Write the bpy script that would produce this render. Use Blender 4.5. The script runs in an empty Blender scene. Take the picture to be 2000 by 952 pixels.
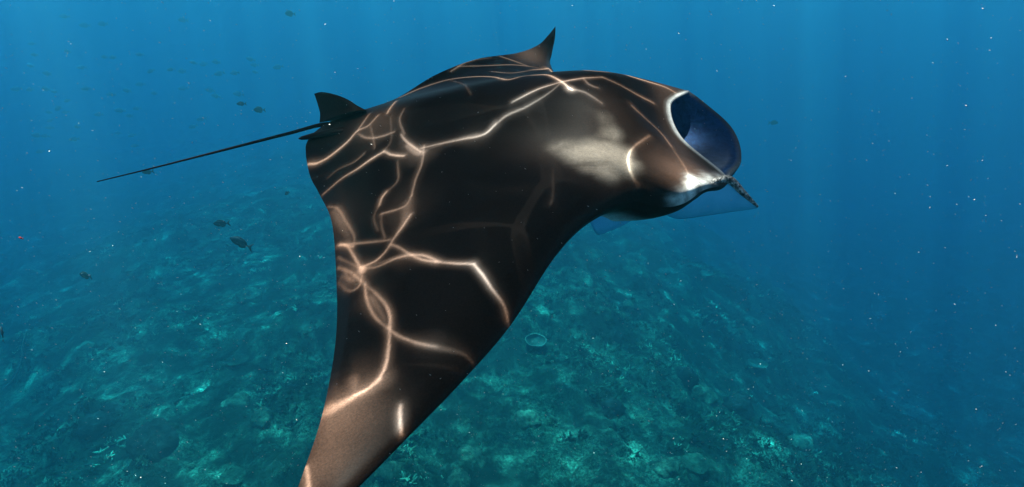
import bpy, math, random
import numpy as np
from mathutils import Vector, Matrix

# ------------------------------------------------------------------ camera, sky, sun, exposure
sc = bpy.context.scene
C = sc.collection
SURF_Z = 13.16                      # water surface, metres above the deepest sand datum
CAM = (0.0, 0.0, 13.0)
cam_d = bpy.data.cameras.new('camera'); cam = bpy.data.objects.new('camera', cam_d); C.objects.link(cam)
cam.location = CAM; cam.rotation_euler = (math.radians(90 - 21), 0, 0)
cam_d.sensor_width = 36; cam_d.lens = 36 * 1303 / 2000
cam_d.clip_start = 0.05; cam_d.clip_end = 1000
sc.camera = cam

TO_SUN = Vector((-0.10, 0.14, 0.98)).normalized()
w = bpy.data.worlds.new('World'); sc.world = w; w.use_nodes = True
wn = w.node_tree.nodes; wl = w.node_tree.links; wn.clear()
sky = wn.new('ShaderNodeTexSky'); sky.sky_type = 'NISHITA'; sky.sun_disc = False
sky.sun_elevation = math.asin(TO_SUN.z); sky.sun_rotation = math.atan2(TO_SUN.x, TO_SUN.y)
bgn = wn.new('ShaderNodeBackground'); bgn.inputs['Strength'].default_value = 0.06
wo = wn.new('ShaderNodeOutputWorld')
wl.new(sky.outputs[0], bgn.inputs['Color']); wl.new(bgn.outputs[0], wo.inputs['Surface'])

sun_d = bpy.data.lights.new('sun', 'SUN'); sun = bpy.data.objects.new('sun', sun_d); C.objects.link(sun)
sun_d.energy = 5.0; sun_d.angle = math.radians(0.35); sun_d.color = (1.0, 0.93, 0.83)
sun.rotation_euler = TO_SUN.to_track_quat('Z', 'Y').to_euler(); sun.location = (0, 0, 40)

sc.view_settings.view_transform = 'Standard'; sc.view_settings.look = 'None'
sc.view_settings.exposure = 1.48; sc.view_settings.gamma = 1.0
sc.view_settings.use_curve_mapping = False
sc.cycles.transparent_max_bounces = 16
sc.cycles.max_bounces = 6
sc.cycles.volume_bounces = 1

# ------------------------------------------------------------------ measured shapes (metres)
LE = [[0.2414, 3.8847, 12.7954], [0.2321, 3.7579, 12.7442], [0.2095, 3.6247, 12.6761], [0.1969, 3.5183, 12.6222], [0.2494, 3.3121, 12.5595], [0.3914, 3.0285, 12.5181], [0.5587, 2.815, 12.5202], [0.6884, 2.6404, 12.6234], [0.5786, 2.4618, 12.6046], [0.5926, 2.3184, 12.5101], [0.7352, 2.1979, 12.3914], [0.6315, 2.1168, 12.3755], [0.5528, 2.0533, 12.3497], [0.4741, 2.0301, 12.345], [0.3626, 2.0085, 12.3723], [0.2302, 1.8914, 12.3463], [0.1226, 1.7427, 12.2939], [0.0, 1.5141, 12.2008], [-0.1123, 1.325, 12.1546], [-0.2149, 1.163, 12.1231], [-0.2993, 1.0435, 12.0908], [-0.3587, 0.9626, 12.0754], [-0.412, 0.9072, 12.0707]]
TE = [[0.2385, 3.8847, 12.7954], [0.1945, 3.7838, 12.7557], [0.1289, 3.6381, 12.7112], [0.0259, 3.5013, 12.6896], [-0.1719, 3.3043, 12.6786], [-0.3454, 3.0722, 12.6321], [-0.4921, 2.8833, 12.5586], [-0.6216, 2.7123, 12.5315], [-0.6984, 2.5996, 12.5172], [-0.7339, 2.5391, 12.4991], [-0.754, 2.4783, 12.4802], [-0.762, 2.4377, 12.4582], [-0.7578, 2.4092, 12.4397], [-0.7448, 2.3664, 12.4119], [-0.7088, 2.2766, 12.3734], [-0.6533, 2.1779, 12.3394], [-0.5727, 2.0031, 12.3025], [-0.5054, 1.756, 12.217], [-0.4488, 1.5011, 12.1667], [-0.4208, 1.2583, 12.1201], [-0.4153, 1.0675, 12.0976], [-0.4187, 0.9755, 12.0812], [-0.4157, 0.9082, 12.0732]]
HU = [0.004, 0.01, 0.016, 0.024, 0.038, 0.065, 0.09, 0.125, 0.185, 0.185, 0.15, 0.14, 0.138, 0.126, 0.112, 0.092, 0.075, 0.052, 0.036, 0.024, 0.015, 0.009, 0.004]
HL = [0.004, 0.008, 0.012, 0.018, 0.028, 0.05, 0.09, 0.14, 0.17, 0.17, 0.15, 0.13, 0.115, 0.1, 0.085, 0.06, 0.04, 0.025, 0.02, 0.015, 0.01, 0.007, 0.004]
RIM = [[0.6884, 2.6404, 12.6234], [0.848, 2.5903, 12.493], [0.8458, 2.4076, 12.4075], [0.7352, 2.1979, 12.3914]]
FIN = [[-0.5514, 2.5429, 12.5646], [-0.5895, 2.5549, 12.5819], [-0.625, 2.5727, 12.6003], [-0.6778, 2.5949, 12.6163], [-0.7351, 2.6136, 12.6233], [-0.7643, 2.6158, 12.6152], [-0.7524, 2.6024, 12.5801], [-0.7425, 2.5889, 12.5449], [-0.7445, 2.5761, 12.5117]]
TAIL = [[-0.6485, 2.5803, 12.4669], [-0.7142, 2.579, 12.5052], [-0.8847, 2.6002, 12.4628], [-1.082, 2.6231, 12.4108], [-1.2847, 2.6454, 12.3574], [-1.5035, 2.6665, 12.3008], [-1.7282, 2.6879, 12.2447]]
PELVIC = [[-0.5705, 2.5037, 12.4905], [-0.6402, 2.4753, 12.5002], [-0.7223, 2.4698, 12.4859], [-0.7982, 2.4749, 12.4713]]
LOBE_T = [[0.4812, 2.1047, 12.344], [0.5656, 2.1089, 12.355], [0.6559, 2.1446, 12.3921], [0.7319, 2.1876, 12.3925], [0.7874, 2.1913, 12.3463], [0.8473, 2.1928, 12.2944]]
LOBE_B = [[0.4795, 2.095, 12.3188], [0.5123, 2.1263, 12.2887], [0.5687, 2.1587, 12.2613], [0.6499, 2.1991, 12.255], [0.7543, 2.2232, 12.262], [0.8529, 2.2099, 12.2833]]
FLAP_T = [[0.4896, 2.1011, 12.3345], [0.4052, 2.1071, 12.3503], [0.3346, 2.082, 12.3406], [0.2464, 2.0261, 12.3067]]
FLAP_B = [[0.4856, 2.1135, 12.311], [0.4298, 2.1245, 12.2839], [0.3642, 2.1298, 12.2419], [0.301, 2.1392, 12.2107]]
BASE_T = 0.015  # low light passed between painted lines, set to keep skin and haze dark
WEB = 0.012
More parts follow.
